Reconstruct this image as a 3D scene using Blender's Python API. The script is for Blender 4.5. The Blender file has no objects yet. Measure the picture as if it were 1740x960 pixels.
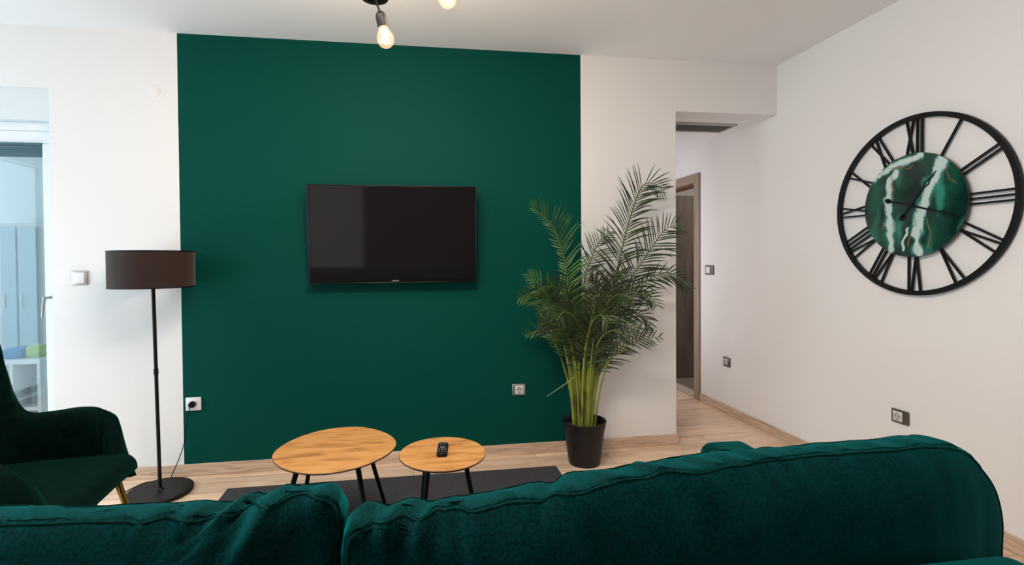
import bpy, bmesh, math, random
from mathutils import Vector, Matrix, noise
PI = math.pi
R = math.radians
random.seed(7)

# ------------------------------------------------------------------ camera, world, lights, exposure
scene = bpy.context.scene
col = scene.collection
scene.view_settings.view_transform = 'Standard'
scene.view_settings.look = 'None'
scene.view_settings.exposure = 0.0
scene.view_settings.gamma = 1.0
scene.view_settings.use_curve_mapping = False

cam_d = bpy.data.cameras.new('camera')
cam = bpy.data.objects.new('camera', cam_d)
col.objects.link(cam)
cam_d.sensor_width = 36.0
cam_d.lens = 847.2 * 36.0 / 1740.0
cam_d.shift_x = (870 - 823.2) / 1740.0
cam_d.shift_y = -(480 - 456.6) / 1740.0
cam_d.clip_start = 0.02
cr = Vector((0.98940569, -0.14496544, -0.0078361))
cd = Vector((-0.01006275, -0.01463305, -0.99984229))
cf = Vector((0.14482792, 0.98932851, -0.01593677))
m = Matrix((( cr.x, -cd.x, -cf.x, 0.0), (cr.y, -cd.y, -cf.y, 0.0), (cr.z, -cd.z, -cf.z, 1.27), (0, 0, 0, 1)))
cam.matrix_world = m
scene.camera = cam

world = bpy.data.worlds.new('sky')
scene.world = world
world.use_nodes = True
bg = world.node_tree.nodes['Background']
bg.inputs[0].default_value = (0.72, 0.87, 1.0, 1)
bg.inputs[1].default_value = 0.6

def area(name, loc, rot, sx, sy, power, color):
    d = bpy.data.lights.new(name, 'AREA')
    d.shape = 'RECTANGLE'; d.size = sx; d.size_y = sy
    d.energy = power; d.color = color
    o = bpy.data.objects.new(name, d)
    o.location = loc; o.rotation_euler = rot
    col.objects.link(o)
    return o
DAY = (0.76, 0.89, 1.0)
# daylight through the terrace door in the left wall, the window beside it and the balcony's open side
area('daylight_terrace', (-3.62, 1.95, 1.15), (0, R(-90), 0), 2.1, 1.7, 43, DAY)
area('daylight_sky', (-4.9, 1.9, 3.3), (0, R(-48), 0), 1.6, 2.2, 100, (0.92, 0.96, 1.0))
area('daylight_window', (-3.62, -0.9, 1.5), (0, R(-90), 0), 1.2, 1.3, 60, DAY)
area('daylight_balcony', (-5.2, 4.3, 1.4), (0, R(-90), 0), 2.2, 1.6, 36, (0.82, 0.93, 1.0))
# unseen fill lights added for the sitting area, hallway, side room and ceiling
area('living_fill_light', (-0.1, 1.05, 2.60), (0, 0, 0), 0.9, 0.4, 36, (1.0, 0.96, 0.92))  # added fill without a fixture, brightens walls and floor
area('hallway_side_fill', (1.81, 4.45, 1.25), (0, R(-90), 0), 1.7, 0.8, 7, (1.0, 0.96, 0.98))  # added fill on the closed hallway side, brightens the wall opposite
area('side_room_fill', (3.6, 4.3, 2.43), (0, 0, 0), 0.4, 0.4, 15, (1.0, 0.90, 0.80))  # added fill without a fixture, brightens the door leaf
area('daylight_ground_bounce', (-4.35, 1.95, 0.02), (0, R(-140), 0), 1.2, 1.7, 44, DAY)  # added upward fill that lifts the ceiling, like light off terrace ground
LAMP_W = 13.0

# ------------------------------------------------------------------ helpers
class MB:
    def __init__(s):
        s.v = []; s.f = []; s.m = []
    def add(s, vs, fs, mi=0):
        b = len(s.v)
        s.v += [tuple(v) for v in vs]
        for f in fs:
            s.f.append([b + i for i in f]); s.m.append(mi)
        return s
    def box(s, x0, x1, y0, y1, z0, z1, mi=0, bev=0.0, seg=2):
        if bev <= 0:
            vs = [(x, y, z) for z in (z0, z1) for y in (y0, y1) for x in (x0, x1)]
            fs = [(0, 2, 3, 1), (4, 5, 7, 6), (0, 1, 5, 4), (2, 6, 7, 3), (0, 4, 6, 2), (1, 3, 7, 5)]
            return s.add(vs, fs, mi)
        bm = bmesh.new()
        bmesh.ops.create_cube(bm, size=1.0)
        for v in bm.verts:
            v.co = Vector(((x0 + x1) / 2 + v.co.x * (x1 - x0), (y0 + y1) / 2 + v.co.y * (y1 - y0), (z0 + z1) / 2 + v.co.z * (z1 - z0)))
        bmesh.ops.bevel(bm, geom=bm.edges[:], offset=bev, segments=seg, affect='EDGES', profile=0.5)
        s.addbm(bm, mi); bm.free()
        return s
    def addbm(s, bm, mi=0, mat=None):
        bm.verts.index_update()
        vs = [(mat @ v.co) if mat else v.co.copy() for v in bm.verts]
        s.add(vs, [[v.index for v in f.verts] for f in bm.faces], mi)
    def tube(s, pts, r, n=12, mi=0, caps=True, flat=1.0):
        pts = [Vector(p) for p in pts]
        N = len(pts)
        if not isinstance(r, (list, tuple)): r = [r] * N
        t0 = (pts[1] - pts[0]).normalized()
        up = Vector((0, 0, 1)) if abs(t0.z) < 0.9 else Vector((1, 0, 0))
        a = t0.cross(up).normalized(); rings = []
        for i, p in enumerate(pts):
            t = (pts[min(i + 1, N - 1)] - pts[max(i - 1, 0)]).normalized()
            a = (a - t * a.dot(t)).normalized(); b = t.cross(a)
            rings.append([p + (a * math.cos(2 * PI * k / n) + b * flat * math.sin(2 * PI * k / n)) * r[i] for k in range(n)])
        vs = [v for rg in rings for v in rg]; fs = []
        for i in range(N - 1):
            for k in range(n):
                fs.append((i * n + k, i * n + (k + 1) % n, (i + 1) * n + (k + 1) % n, (i + 1) * n + k))
        if caps:
            fs.append(tuple(range(n - 1, -1, -1))); fs.append(tuple((N - 1) * n + k for k in range(n)))
        return s.add(vs, fs, mi)
    def lathe(s, prof, c=(0, 0, 0), n=48, mi=0, axis=None, close=False):
        # prof: list of (radius, height); spun about z (or about 'axis' direction)
        M = Matrix.Translation(Vector(c))
        if axis is not None:
            M = M @ Vector((0, 0, 1)).rotation_difference(Vector(axis).normalized()).to_matrix().to_4x4()
        vs = []; fs = []; P = len(prof)
        for (r, h) in prof:
            for k in range(n):
                a = 2 * PI * k / n
                vs.append(M @ Vector((r * math.cos(a), r * math.sin(a), h)))
        for i in range(P - 1 + (1 if close else 0)):
            j = (i + 1) % P
            for k in range(n):
                fs.append((i * n + k, i * n + (k + 1) % n, j * n + (k + 1) % n, j * n + k))
        if not close:
            if prof[0][0] > 1e-6: fs.append(tuple(range(n - 1, -1, -1)))
            if prof[-1][0] > 1e-6: fs.append(tuple((P - 1) * n + k for k in range(n)))
        return s.add(vs, fs, mi)
    def build(s, name, mats, parent=None, smooth=False, sharp=None):
        me = bpy.data.meshes.new(name)
        me.from_pydata(s.v, [], s.f)
        if not isinstance(mats, (list, tuple)): mats = [mats]
        for q in mats: me.materials.append(q)
        for p, mi in zip(me.polygons, s.m):
            p.material_index = mi
        bm = bmesh.new(); bm.from_mesh(me)
        bmesh.ops.remove_doubles(bm, verts=bm.verts, dist=1e-6)
        bmesh.ops.recalc_face_normals(bm, faces=bm.faces)
        if smooth:
            for f in bm.faces: f.smooth = True
            lim = R(sharp if sharp else 40)
            for e in bm.edges:
                if len(e.link_faces) == 2 and e.calc_face_angle(0) > lim: e.smooth = False
        bm.to_mesh(me); bm.free()
        o = bpy.data.objects.new(name, me); col.objects.link(o)
        if parent is not None:
            o.parent = parent
            o.location = -Vector(parent.location) if parent.parent is None else -Vector(parent.parent.location) - Vector(parent.location)
            if parent.parent is not None: o.location = (0, 0, 0)
        return o

def tag(o, label=None, cat=None, group=None, kind=None):
    if label: o['label'] = label
    if cat: o['category'] = cat
    if group: o['group'] = group
    if kind: o['kind'] = kind
    return o
def thing(name, loc, label, cat, group=None):
    o = bpy.data.objects.new(name, None); o.empty_display_size = 0.1
    o.location = loc; col.objects.link(o)
    return tag(o, label, cat, group)
def structure(o):
    o['kind'] = 'structure'; return o

def mat(name, base=(0.8, 0.8, 0.8), rough=0.5, metal=0.0, **kw):
    m_ = bpy.data.materials.new(name); m_.use_nodes = True
    nt = m_.node_tree; p = nt.nodes['Principled BSDF']
    p.inputs['Base Color'].default_value = (*base, 1)
    p.inputs['Roughness'].default_value = rough
    p.inputs['Metallic'].default_value = metal
    for k, v in kw.items():
        p.inputs[k].default_value = v
    return m_
def node(nt, t, **kw):
    n_ = nt.nodes.new(t)
    for k, v in kw.items(): setattr(n_, k, v)
    return n_
def bump(m_, scale, strength, dist=0.002, detail=4, stretch=(1, 1, 1), kind='noise'):
    nt = m_.node_tree; p = nt.nodes['Principled BSDF']
    tc = node(nt, 'ShaderNodeTexCoord'); mp = node(nt, 'ShaderNodeMapping')
    mp.inputs['Scale'].default_value = stretch
    nt.links.new(tc.outputs['Object'], mp.inputs[0])
    n_ = node(nt, 'ShaderNodeTexNoise'); n_.inputs['Scale'].default_value = scale; n_.inputs['Detail'].default_value = detail
    nt.links.new(mp.outputs[0], n_.inputs['Vector'])
    b = node(nt, 'ShaderNodeBump'); b.inputs['Strength'].default_value = strength; b.inputs['Distance'].default_value = dist
    nt.links.new(n_.outputs['Fac'], b.inputs['Height']); nt.links.new(b.outputs[0], p.inputs['Normal'])
    return n_
def ramp(nt, fac, stops):
    r_ = node(nt, 'ShaderNodeValToRGB')
    el = r_.color_ramp.elements
    while len(el) < len(stops): el.new(0.5)
    for e, (pos, c) in zip(el, stops):
        e.position = pos; e.color = (*c, 1)
    nt.links.new(fac, r_.inputs[0])
    return r_
def mottle(m_, scale, c0, c1, stretch=(1, 1, 1), lo=0.35, hi=0.65, detail=5):
    nt = m_.node_tree; p = nt.nodes['Principled BSDF']
    tc = node(nt, 'ShaderNodeTexCoord'); mp = node(nt, 'ShaderNodeMapping'); mp.inputs['Scale'].default_value = stretch
    nt.links.new(tc.outputs['Object'], mp.inputs[0])
    n_ = node(nt, 'ShaderNodeTexNoise'); n_.inputs['Scale'].default_value = scale; n_.inputs['Detail'].default_value = detail
    nt.links.new(mp.outputs[0], n_.inputs['Vector'])
    r_ = ramp(nt, n_.outputs['Fac'], [(lo, c0), (hi, c1)])
    nt.links.new(r_.outputs[0], p.inputs['Base Color'])

M_white = mat('white_wall_paint', (0.83, 0.82, 0.815), 0.85, **{'Specular IOR Level': 0.3}); bump(M_white, 260, 0.12, 0.001)
M_green = mat('green_wall_paint', (0.0002, 0.060, 0.046), 0.65, **{'Specular IOR Level': 0.08}); bump(M_green, 260, 0.15, 0.001)
M_ceil = mat('white_ceiling_paint', (0.88, 0.885, 0.90), 0.9); bump(M_ceil, 200, 0.08, 0.001)
M_nearwall = mat('unseen_taupe_wall', (0.07, 0.06, 0.055), 0.8)  # unseen dark wall half, added for the screen reflection and dim sofa back
M_pvc = mat('white_pvc', (0.82, 0.85, 0.87), 0.35)
M_blind = mat('dark_blind_cassette', (0.05, 0.12, 0.15), 0.4)
M_black = mat('black_powder_coat', (0.004, 0.004, 0.0045), 0.5, **{'Specular IOR Level': 0.25}); bump(M_black, 900, 0.1, 0.0005)
M_blackgloss = mat('black_gloss_plastic', (0.006, 0.006, 0.007), 0.16)
M_screen = mat('tv_screen_glass', (0.009, 0.008, 0.009), 0.06, **{'Specular IOR Level': 0.4})
M_silver = mat('brushed_silver_plastic', (0.42, 0.41, 0.40), 0.35, 0.7)
M_bronze = mat('dark_bronze_plastic', (0.13, 0.115, 0.105), 0.35, 0.6)
M_whitepl = mat('white_plastic', (0.82, 0.82, 0.82), 0.3)
M_hole = mat('socket_dark', (0.01, 0.01, 0.01), 0.6)
M_brass = mat('brass_leg', (0.55, 0.38, 0.07), 0.25, 1.0)
M_edge = mat('dark_table_edge', (0.035, 0.022, 0.015), 0.5)
M_pot = mat('black_plastic_pot', (0.004, 0.005, 0.008), 0.5, **{'Specular IOR Level': 0.3}); bump(M_pot, 300, 0.1, 0.0008)
M_soil = mat('potting_soil', (0.03, 0.015, 0.008), 0.95); bump(M_soil, 90, 1.0, 0.02)
M_rug = mat('charcoal_rug', (0.035, 0.035, 0.04), 0.95); bump(M_rug, 500, 0.8, 0.004)
mottle(M_rug, 120, (0.022, 0.022, 0.026), (0.055, 0.054, 0.060))
M_bulbcap = mat('bulb_brass_cap', (0.5, 0.32, 0.14), 0.35, 0.9)
M_door = mat('dark_brown_door', (0.085, 0.06, 0.045), 0.5); mottle(M_door, 3, (0.065, 0.046, 0.034), (0.105, 0.078, 0.06), (8, 8, 0.6))
M_casing = mat('taupe_door_casing', (0.30, 0.235, 0.18), 0.45); mottle(M_casing, 4, (0.26, 0.20, 0.15), (0.34, 0.27, 0.205), (8, 8, 0.7))
M_jamb = mat('red_brown_jamb', (0.16, 0.065, 0.035), 0.5)
M_darkfloor = mat('grey_stone_floor', (0.16, 0.13, 0.115), 0.5)
M_threshold = mat('pale_threshold', (0.42, 0.36, 0.31), 0.5)
M_vent = mat('grey_vent_metal', (0.46, 0.43, 0.41), 0.4, 0.4)
M_ventdark = mat('vent_inside', (0.06, 0.055, 0.05), 0.8)
M_paleblue = mat('pale_blue_panel', (0.50, 0.68, 0.75), 0.35)
M_balc = mat('balcony_white', (0.72, 0.78, 0.80), 0.8)
M_bluecloth = mat('blue_cloth', (0.10, 0.30, 0.55), 0.9)
M_limecloth = mat('lime_cloth', (0.50, 0.62, 0.25), 0.9)
M_greycloth = mat('grey_plastic', (0.35, 0.42, 0.46), 0.6)

def fabric(name, c0, c1, sheen, sheen_tint, wscale=900, rough=0.85, mott=55):
    m_ = mat(name, c0, rough, **{'Sheen Weight': sheen, 'Sheen Roughness': 0.35, 'Specular IOR Level': 0.03})
    m_.node_tree.nodes['Principled BSDF'].inputs['Sheen Tint'].default_value = (*sheen_tint, 1)
    mottle(m_, mott, c0, c1, (1, 1, 1), 0.38, 0.66, 8)
    bump(m_, wscale, 0.6, 0.0015, 3)
    return m_
M_sofa = fabric('teal_chenille', (0.0006, 0.014, 0.0140), (0.0013, 0.031, 0.031), 0.50, (0.01, 0.60, 0.58), 1100, 0.8, 220)
M_pipe = fabric('teal_piping', (0.0003, 0.007, 0.0068), (0.0008, 0.018, 0.017), 0.3, (0.01, 0.55, 0.50))
M_velvet = fabric('dark_green_velvet', (0.0010, 0.0075, 0.0055), (0.0020, 0.013, 0.010), 0.16, (0.06, 0.50, 0.36), 700, 0.8, 30)

# window glass: lets the daylight in, mirrors a little
M_glass = bpy.data.materials.new('window_glass'); M_glass.use_nodes = True
nt = M_glass.node_tree; nt.nodes.clear()
o_ = node(nt, 'ShaderNodeOutputMaterial'); mx = node(nt, 'ShaderNodeMixShader'); tr = node(nt, 'ShaderNodeBsdfTransparent'); gl = node(nt, 'ShaderNodeBsdfGlossy')
gl.inputs['Roughness'].default_value = 0.02; tr.inputs[0].default_value = (0.93, 0.97, 0.98, 1)
mx.inputs[0].default_value = 0.035
nt.links.new(tr.outputs[0], mx.inputs[1]); nt.links.new(gl.outputs[0], mx.inputs[2]); nt.links.new(mx.outputs[0], o_.inputs[0])

# wooden planks
def planks(name, bw=1.25, rh=0.195):
    m_ = bpy.data.materials.new(name); m_.use_nodes = True
    nt = m_.node_tree; p = nt.nodes['Principled BSDF']; p.inputs['Roughness'].default_value = 0.33
    tc = node(nt, 'ShaderNodeTexCoord')
    br = node(nt, 'ShaderNodeTexBrick'); br.offset = 0.37; br.inputs['Scale'].default_value = 1.0
    br.inputs['Brick Width'].default_value = bw; br.inputs['Row Height'].default_value = rh
    br.inputs['Mortar Size'].default_value = 0.0016; br.inputs['Mortar Smooth'].default_value = 0.3; br.inputs['Bias'].default_value = 0
    br.inputs['Color1'].default_value = (0, 0, 0, 1); br.inputs['Color2'].default_value = (1, 1, 1, 1); br.inputs['Mortar'].default_value = (0.5, 0.5, 0.5, 1)
    nt.links.new(tc.outputs['Object'], br.inputs['Vector'])
    # shift the grain per plank
    sep = node(nt, 'ShaderNodeVectorMath', operation='MULTIPLY_ADD')
    nt.links.new(br.outputs['Color'], sep.inputs[0]); sep.inputs[1].default_value = (3.1, 7.7, 0)
    nt.links.new(tc.outputs['Object'], sep.inputs[2])
    mp = node(nt, 'ShaderNodeMapping'); mp.inputs['Scale'].default_value = (1.3, 13, 6)
    nt.links.new(sep.outputs[0], mp.inputs[0])
    n1 = node(nt, 'ShaderNodeTexNoise'); n1.inputs['Scale'].default_value = 1.7; n1.inputs['Detail'].default_value = 9; n1.inputs['Roughness'].default_value = 0.62; n1.inputs['Distortion'].default_value = 0.9
    nt.links.new(mp.outputs[0], n1.inputs['Vector'])
    r_ = ramp(nt, n1.outputs['Fac'], [(0.25, (0.42, 0.285, 0.19)), (0.45, (0.70, 0.515, 0.38)), (0.75, (0.86, 0.70, 0.56))])
    rb = ramp(nt, br.outputs['Color'], [(0.0, (0.90, 0.87, 0.84)), (1.0, (1.18, 1.14, 1.10))])
    mm = node(nt, 'ShaderNodeMix', data_type='RGBA', blend_type='MULTIPLY'); mm.inputs[0].default_value = 1
    nt.links.new(r_.outputs[0], mm.inputs[6]); nt.links.new(rb.outputs[0], mm.inputs[7])
    m2 = node(nt, 'ShaderNodeMix', data_type='RGBA', blend_type='MIX')
    nt.links.new(br.outputs['Fac'], m2.inputs[0]); nt.links.new(mm.outputs[2], m2.inputs[6]); m2.inputs[7].default_value = (0.16, 0.10, 0.06, 1)
    nt.links.new(m2.outputs[2], p.inputs['Base Color'])
    b = node(nt, 'ShaderNodeBump'); b.inputs['Strength'].default_value = 0.12; b.inputs['Distance'].default_value = 0.003
    nt.links.new(n1.outputs['Fac'], b.inputs['Height']); nt.links.new(b.outputs[0], p.inputs['Normal'])
    return m_
M_floor = planks('oak_floor_planks')

def wood(name, c0, c1, c2, stretch, rough=0.4, scale=2.2, rot=0.0):
    m_ = bpy.data.materials.new(name); m_.use_nodes = True
    nt = m_.node_tree; p = nt.nodes['Principled BSDF']; p.inputs['Roughness'].default_value = rough
    tc = node(nt, 'ShaderNodeTexCoord'); mp = node(nt, 'ShaderNodeMapping'); mp.inputs['Scale'].default_value = stretch
    mp.inputs['Rotation'].default_value = (0, 0, rot)
    nt.links.new(tc.outputs['Object'], mp.inputs[0])
    n1 = node(nt, 'ShaderNodeTexNoise'); n1.inputs['Scale'].default_value = scale; n1.inputs['Detail'].default_value = 8; n1.inputs['Distortion'].default_value = 1.2
    nt.links.new(mp.outputs[0], n1.inputs['Vector'])
    r_ = ramp(nt, n1.outputs['Fac'], [(0.28, c0), (0.5, c1), (0.72, c2)])
    nt.links.new(r_.outputs[0], p.inputs['Base Color'])
    return m_
M_skirt = wood('oak_skirting', (0.36, 0.25, 0.17), (0.58, 0.42, 0.30), (0.72, 0.56, 0.43), (2.0, 2.0, 22))
M_top = wood('oak_table_top', (0.30, 0.125, 0.036), (0.56, 0.275, 0.088), (0.64, 0.34, 0.125), (2.2, 11, 4), 0.38, 2.0, R(-12))

M_stem = mat('palm_stem', (0.16, 0.19, 0.025), 0.5); mottle(M_stem, 14, (0.10, 0.075, 0.02), (0.24, 0.28, 0.035), (1, 1, 0.5), 0.3, 0.5)
nt = M_stem.node_tree; p_ = nt.nodes['Principled BSDF']; lk = p_.inputs['Base Color'].links[0].from_socket
tc = node(nt, 'ShaderNodeTexCoord'); sx = node(nt, 'ShaderNodeSeparateXYZ'); mr = node(nt, 'ShaderNodeMapRange'); mxs = node(nt, 'ShaderNodeMix', data_type='RGBA')
mr.inputs['From Min'].default_value = 0.6; mr.inputs['From Max'].default_value = 1.15
nt.links.new(tc.outputs['Object'], sx.inputs[0]); nt.links.new(sx.outputs['Z'], mr.inputs['Value']); nt.links.new(mr.outputs[0], mxs.inputs[0])
nt.links.new(lk, mxs.inputs[6]); mxs.inputs[7].default_value = (0.060, 0.105, 0.016, 1); nt.links.new(mxs.outputs[2], p_.inputs['Base Color'])
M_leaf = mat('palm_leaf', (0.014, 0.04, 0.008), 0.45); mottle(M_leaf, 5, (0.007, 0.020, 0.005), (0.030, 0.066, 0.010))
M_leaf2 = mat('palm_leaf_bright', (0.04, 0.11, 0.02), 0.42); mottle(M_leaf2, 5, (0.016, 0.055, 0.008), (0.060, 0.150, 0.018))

D = 3.183; XR = 2.552; H = 2.622; ZH = 2.277; XE = 1.789; XL = -3.4; YN = -3.0
GX0 = -1.352; GX1 = 1.117; WX = -2.035

# ------------------------------------------------------------------ the room
b = MB().box(XL - 0.2, XR + 2.4, YN - 0.2, 6.2, -0.12, 0.0)
structure(b.build('floor', M_floor))
b = MB().box(XL - 0.2, XR + 0.2, YN - 0.2, D + 0.1, H, H + 0.15)
structure(b.build('ceiling', M_ceil))
# far wall: white, one painted green field, opening to the hallway, opening to the balcony
WALLT = 0.16
b = MB()
b.box(XL - 0.2, WX, D, D + WALLT, 2.273, H + 0.15)                    # above the balcony door
b.box(WX, GX0, D, D + WALLT, 0, H + 0.15)
b.box(GX0, GX1, D, D + WALLT, 0, H + 0.15, 1)
b.box(GX1, XE, D, D + WALLT, 0, H + 0.15)
b.box(XE, XR, D, D + WALLT, ZH, H + 0.15)                             # header over the hallway
b.box(XE - 0.1, XE, D + WALLT, 5.9, 0, ZH)                             # hallway side
structure(b.build('wall_far', [M_white, M_green]))
b = MB()
DY0, DY1, DZ = 4.198, 5.00, 1.965
b.box(XR, XR + 0.12, YN - 0.2, DY0, 0, H + 0.15)
b.box(XR, XR + 0.12, DY0, DY1, DZ, H + 0.15)
b.box(XR, XR + 0.12, DY1, 6.1, 0, H + 0.15)
structure(b.build('wall_right', M_white))
b = MB().box(XE - 0.1, XR + 0.12, 5.9, 6.05, 0, ZH)
b.box(XR + 0.12, XR + 2.2, 6.05, 6.15, 0, 2.6).box(XR + 2.2, XR + 2.3, 3.4, 6.15, 0, 2.6).box(XR + 0.12, XR + 2.2, 3.4, 3.5, 0, 2.6)
structure(b.build('wall_hallway', M_white))
b = MB().box(XE, XR, D + WALLT, 5.9, ZH, ZH + 0.15).box(XR + 0.12, XR + 2.2, 3.5, 6.05, 2.45, 2.6)
structure(b.build('ceiling_hallway', M_ceil))
b = MB()
b.box(XL - 0.2, XL, YN, -1.6, 0, H).box(XL - 0.2, XL, -0.2, 1.05, 0, H).box(XL - 0.2, XL, 2.85, D, 0, H)
b.box(XL - 0.2, XL, -1.6, -0.2, 0, 0.85).box(XL - 0.2, XL, -1.6, -0.2, 2.15, H).box(XL - 0.2, XL, 1.05, 2.85, 2.25, H)
structure(b.build('wall_left', M_white))
b = MB().box(XL - 0.2, -0.85, YN - 0.2, YN, 0, H, 0).box(-0.85, XR, YN - 0.2, YN, 0, H, 1)
structure(b.build('wall_near', [M_white, M_nearwall]))
# a dark floor field and threshold in the room past the hallway door
structure(MB().box(XR + 0.12, XR + 2.2, 3.5, 6.05, 0.0, 0.006).build('floor_side_room', M_darkfloor))
structure(MB().box(XR - 0.004, XR + 0.12, DY0, DY1, 0.0, 0.010, 0, 0.002).build('trim_threshold', M_threshold))

def skirting(name, x0, x1, y0, y1):
    structure(MB().box(x0, x1, y0, y1, 0.0, 0.072, 0, 0.003).build(name, M_skirt))
skirting('baseboard_far', WX + 0.01, XE, D - 0.012, D)
skirting('baseboard_corner', XE - 0.001, XE + 0.011, D - 0.012, D + WALLT)
skirting('baseboard_right', XR - 0.012, XR, YN, DY0 - 0.075)
skirting('baseboard_hallway', XR - 0.012, XR, DY1 + 0.075, 5.9)

# hallway door: casing on the wall, frame lining, leaf folded back into the side room
cw = 0.075
door = structure(MB().box(XR + 0.008, XR + 0.112, DY0, DY0 + 0.022, 0, DZ).box(XR + 0.008, XR + 0.112, DY1 - 0.022, DY1, 0, DZ).box(XR + 0.008, XR + 0.112, DY0, DY1, DZ - 0.022, DZ).build('door_1', M_jamb))
b = MB()
b.box(XR - 0.016, XR + 0.008, DY0 - cw, DY0 + 0.006, 0, DZ + cw, 0, 0.003)
b.box(XR - 0.016, XR + 0.008, DY1 - 0.006, DY1 + cw, 0, DZ + cw, 0, 0.003)
b.box(XR - 0.016, XR + 0.008, DY0 + 0.006, DY1 - 0.006, DZ - 0.006, DZ + cw, 0, 0.003)
b.build('door_casing', M_casing, door)
leaf = MB().box(XR + 0.115, XR + 0.885, DY1 - 0.065, DY1 - 0.025, 0.012, DZ - 0.02, 0, 0.003).build('door_leaf', M_door, door)
b = MB().tube([(XR + 0.82, DY1 - 0.065, 1.02), (XR + 0.82, DY1 - 0.115, 1.02), (XR + 0.70, DY1 - 0.115, 1.02)], 0.009)
b.build('door_handle', M_silver, leaf)

# ceiling vent in the hallway
vent = thing('ceiling_vent', (2.15, 3.53, ZH), 'long grey slotted air vent in the hallway ceiling above the door', 'vent')
vx0, vx1, vy0, vy1 = 1.83, 2.42, 3.425, 3.64
b = MB()
b.box(vx0, vx1, vy0, vy0 + 0.02, ZH - 0.014, ZH).box(vx0, vx1, vy1 - 0.02, vy1, ZH - 0.014, ZH)
b.box(vx0, vx0 + 0.02, vy0 + 0.02, vy1 - 0.02, ZH - 0.014, ZH).box(vx1 - 0.02, vx1, vy0 + 0.02, vy1 - 0.02, ZH - 0.014, ZH)
b.build('vent_frame', M_vent, vent)
MB().box(vx0 + 0.02, vx1 - 0.02, vy0 + 0.02, vy1 - 0.02, ZH - 0.003, ZH).build('backing', M_ventdark, vent)
for k in range(6):
    y = vy0 + 0.036 + k * 0.0285
    s_ = MB().add([(vx0 + 0.02, y, ZH - 0.013), (vx1 - 0.02, y, ZH - 0.013), (vx1 - 0.02, y + 0.012, ZH - 0.004), (vx0 + 0.02, y + 0.012, ZH - 0.004),
                   (vx0 + 0.02, y + 0.002, ZH - 0.014), (vx1 - 0.02, y + 0.002, ZH - 0.014), (vx1 - 0.02, y + 0.014, ZH - 0.005), (vx0 + 0.02, y + 0.014, ZH - 0.005)],
                  [(0, 1, 2, 3), (4, 7, 6, 5), (0, 4, 5, 1), (3, 2, 6, 7), (0, 3, 7, 4), (1, 5, 6, 2)])
    s_.build('slat', M_vent, vent)

# ------------------------------------------------------------------ balcony door and balcony
BY = D + 0.06
w = structure(MB().box(XL - 0.1, WX, D + 0.012, D + 0.15, 2.092, 2.273).build('window_1', M_balc))     # shutter box
b = MB()
b.box(XL - 0.1, WX, BY, BY + 0.07, 2.045, 2.092, 0, 0.004).box(XL - 0.1, WX, BY + 0.015, BY + 0.07, 1.972, 2.045, 0, 0.004)
b.box(WX - 0.035, WX, BY, BY + 0.07, 0.0, 2.045, 0, 0.004)
b.box(XL - 0.1, WX, BY, BY + 0.07, 0.0, 0.05, 0, 0.004)
b.build('window_frame', M_pvc, w)
b = MB().box(WX - 0.085, WX - 0.035, BY + 0.01, BY + 0.06, 0.05, 1.972, 0, 0.004).box(-2.95, -2.89, BY + 0.01, BY + 0.06, 0.05, 1.972, 0, 0.004)
b.box(-2.89, WX - 0.085, BY + 0.01, BY + 0.06, 0.05, 0.13, 0, 0.004)
sash = b.build('sash', M_pvc, w)
MB().box(-2.89, WX - 0.085, BY + 0.005, BY + 0.055, 1.962, 1.974, 0).box(-3.4, WX - 0.06, BY + 0.04, BY + 0.085, 1.905, 1.958, 0, 0.004).build('blind_cassette', M_blind, w)
MB().box(XL, WX - 0.085, BY + 0.03, BY + 0.036, 0.13, 1.962).build('pane', M_glass, w)
b = MB().tube([(WX - 0.058, BY + 0.01, 1.075), (WX - 0.058, BY - 0.035, 1.075)], 0.008).tube([(WX - 0.058, BY - 0.035, 1.08), (WX - 0.063, BY - 0.04, 1.03), (WX - 0.072, BY - 0.035, 0.965)], [0.009, 0.008, 0.006])
b.build('window_handle', mat('grey_handle', (0.35, 0.36, 0.37), 0.3, 0.8), w)

b = MB()
b.box(-5.0, -1.9, 5.15, 5.3, 0, 2.5).box(WX + 0.0, -1.9, D + WALLT, 5.15, 0, 2.5).box(-5.0, XL - 0.2, D, D + WALLT, 0, 2.5).box(-5.0, -4.9, D + WALLT, 5.15, 0, 0.9)
structure(b.build('wall_balcony', M_balc))
structure(MB().box(-5.0, -1.9, D + WALLT, 5.3, 2.5, 2.6).build('ceiling_balcony', M_balc))
structure(MB().box(-5.0, XL - 0.2, D, 5.3, -0.1, 0.0).build('floor_balcony', M_balc))
# storage cupboard with a pale blue door
c = thing('storage_cupboard', (-3.4, 4.9, 0), 'tall white cupboard with pale blue doors seen through the balcony door glass', 'cupboard')
MB().box(-3.60, -3.06, 4.75, 5.14, 0.0, 1.62, 0, 0.004).build('body', M_balc, c)
for (x0, x1) in ((-3.415, -3.30), (-3.285, -3.15)):
    dd = MB().box(x0, x1, 4.732, 4.75, 0.06, 1.585, 0, 0.003).build('door', M_paleblue, c)
    MB().box(x0 + 0.02, x0 + 0.028, 4.722, 4.732, 0.9, 1.02).build('handle', M_pvc, dd)
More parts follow.
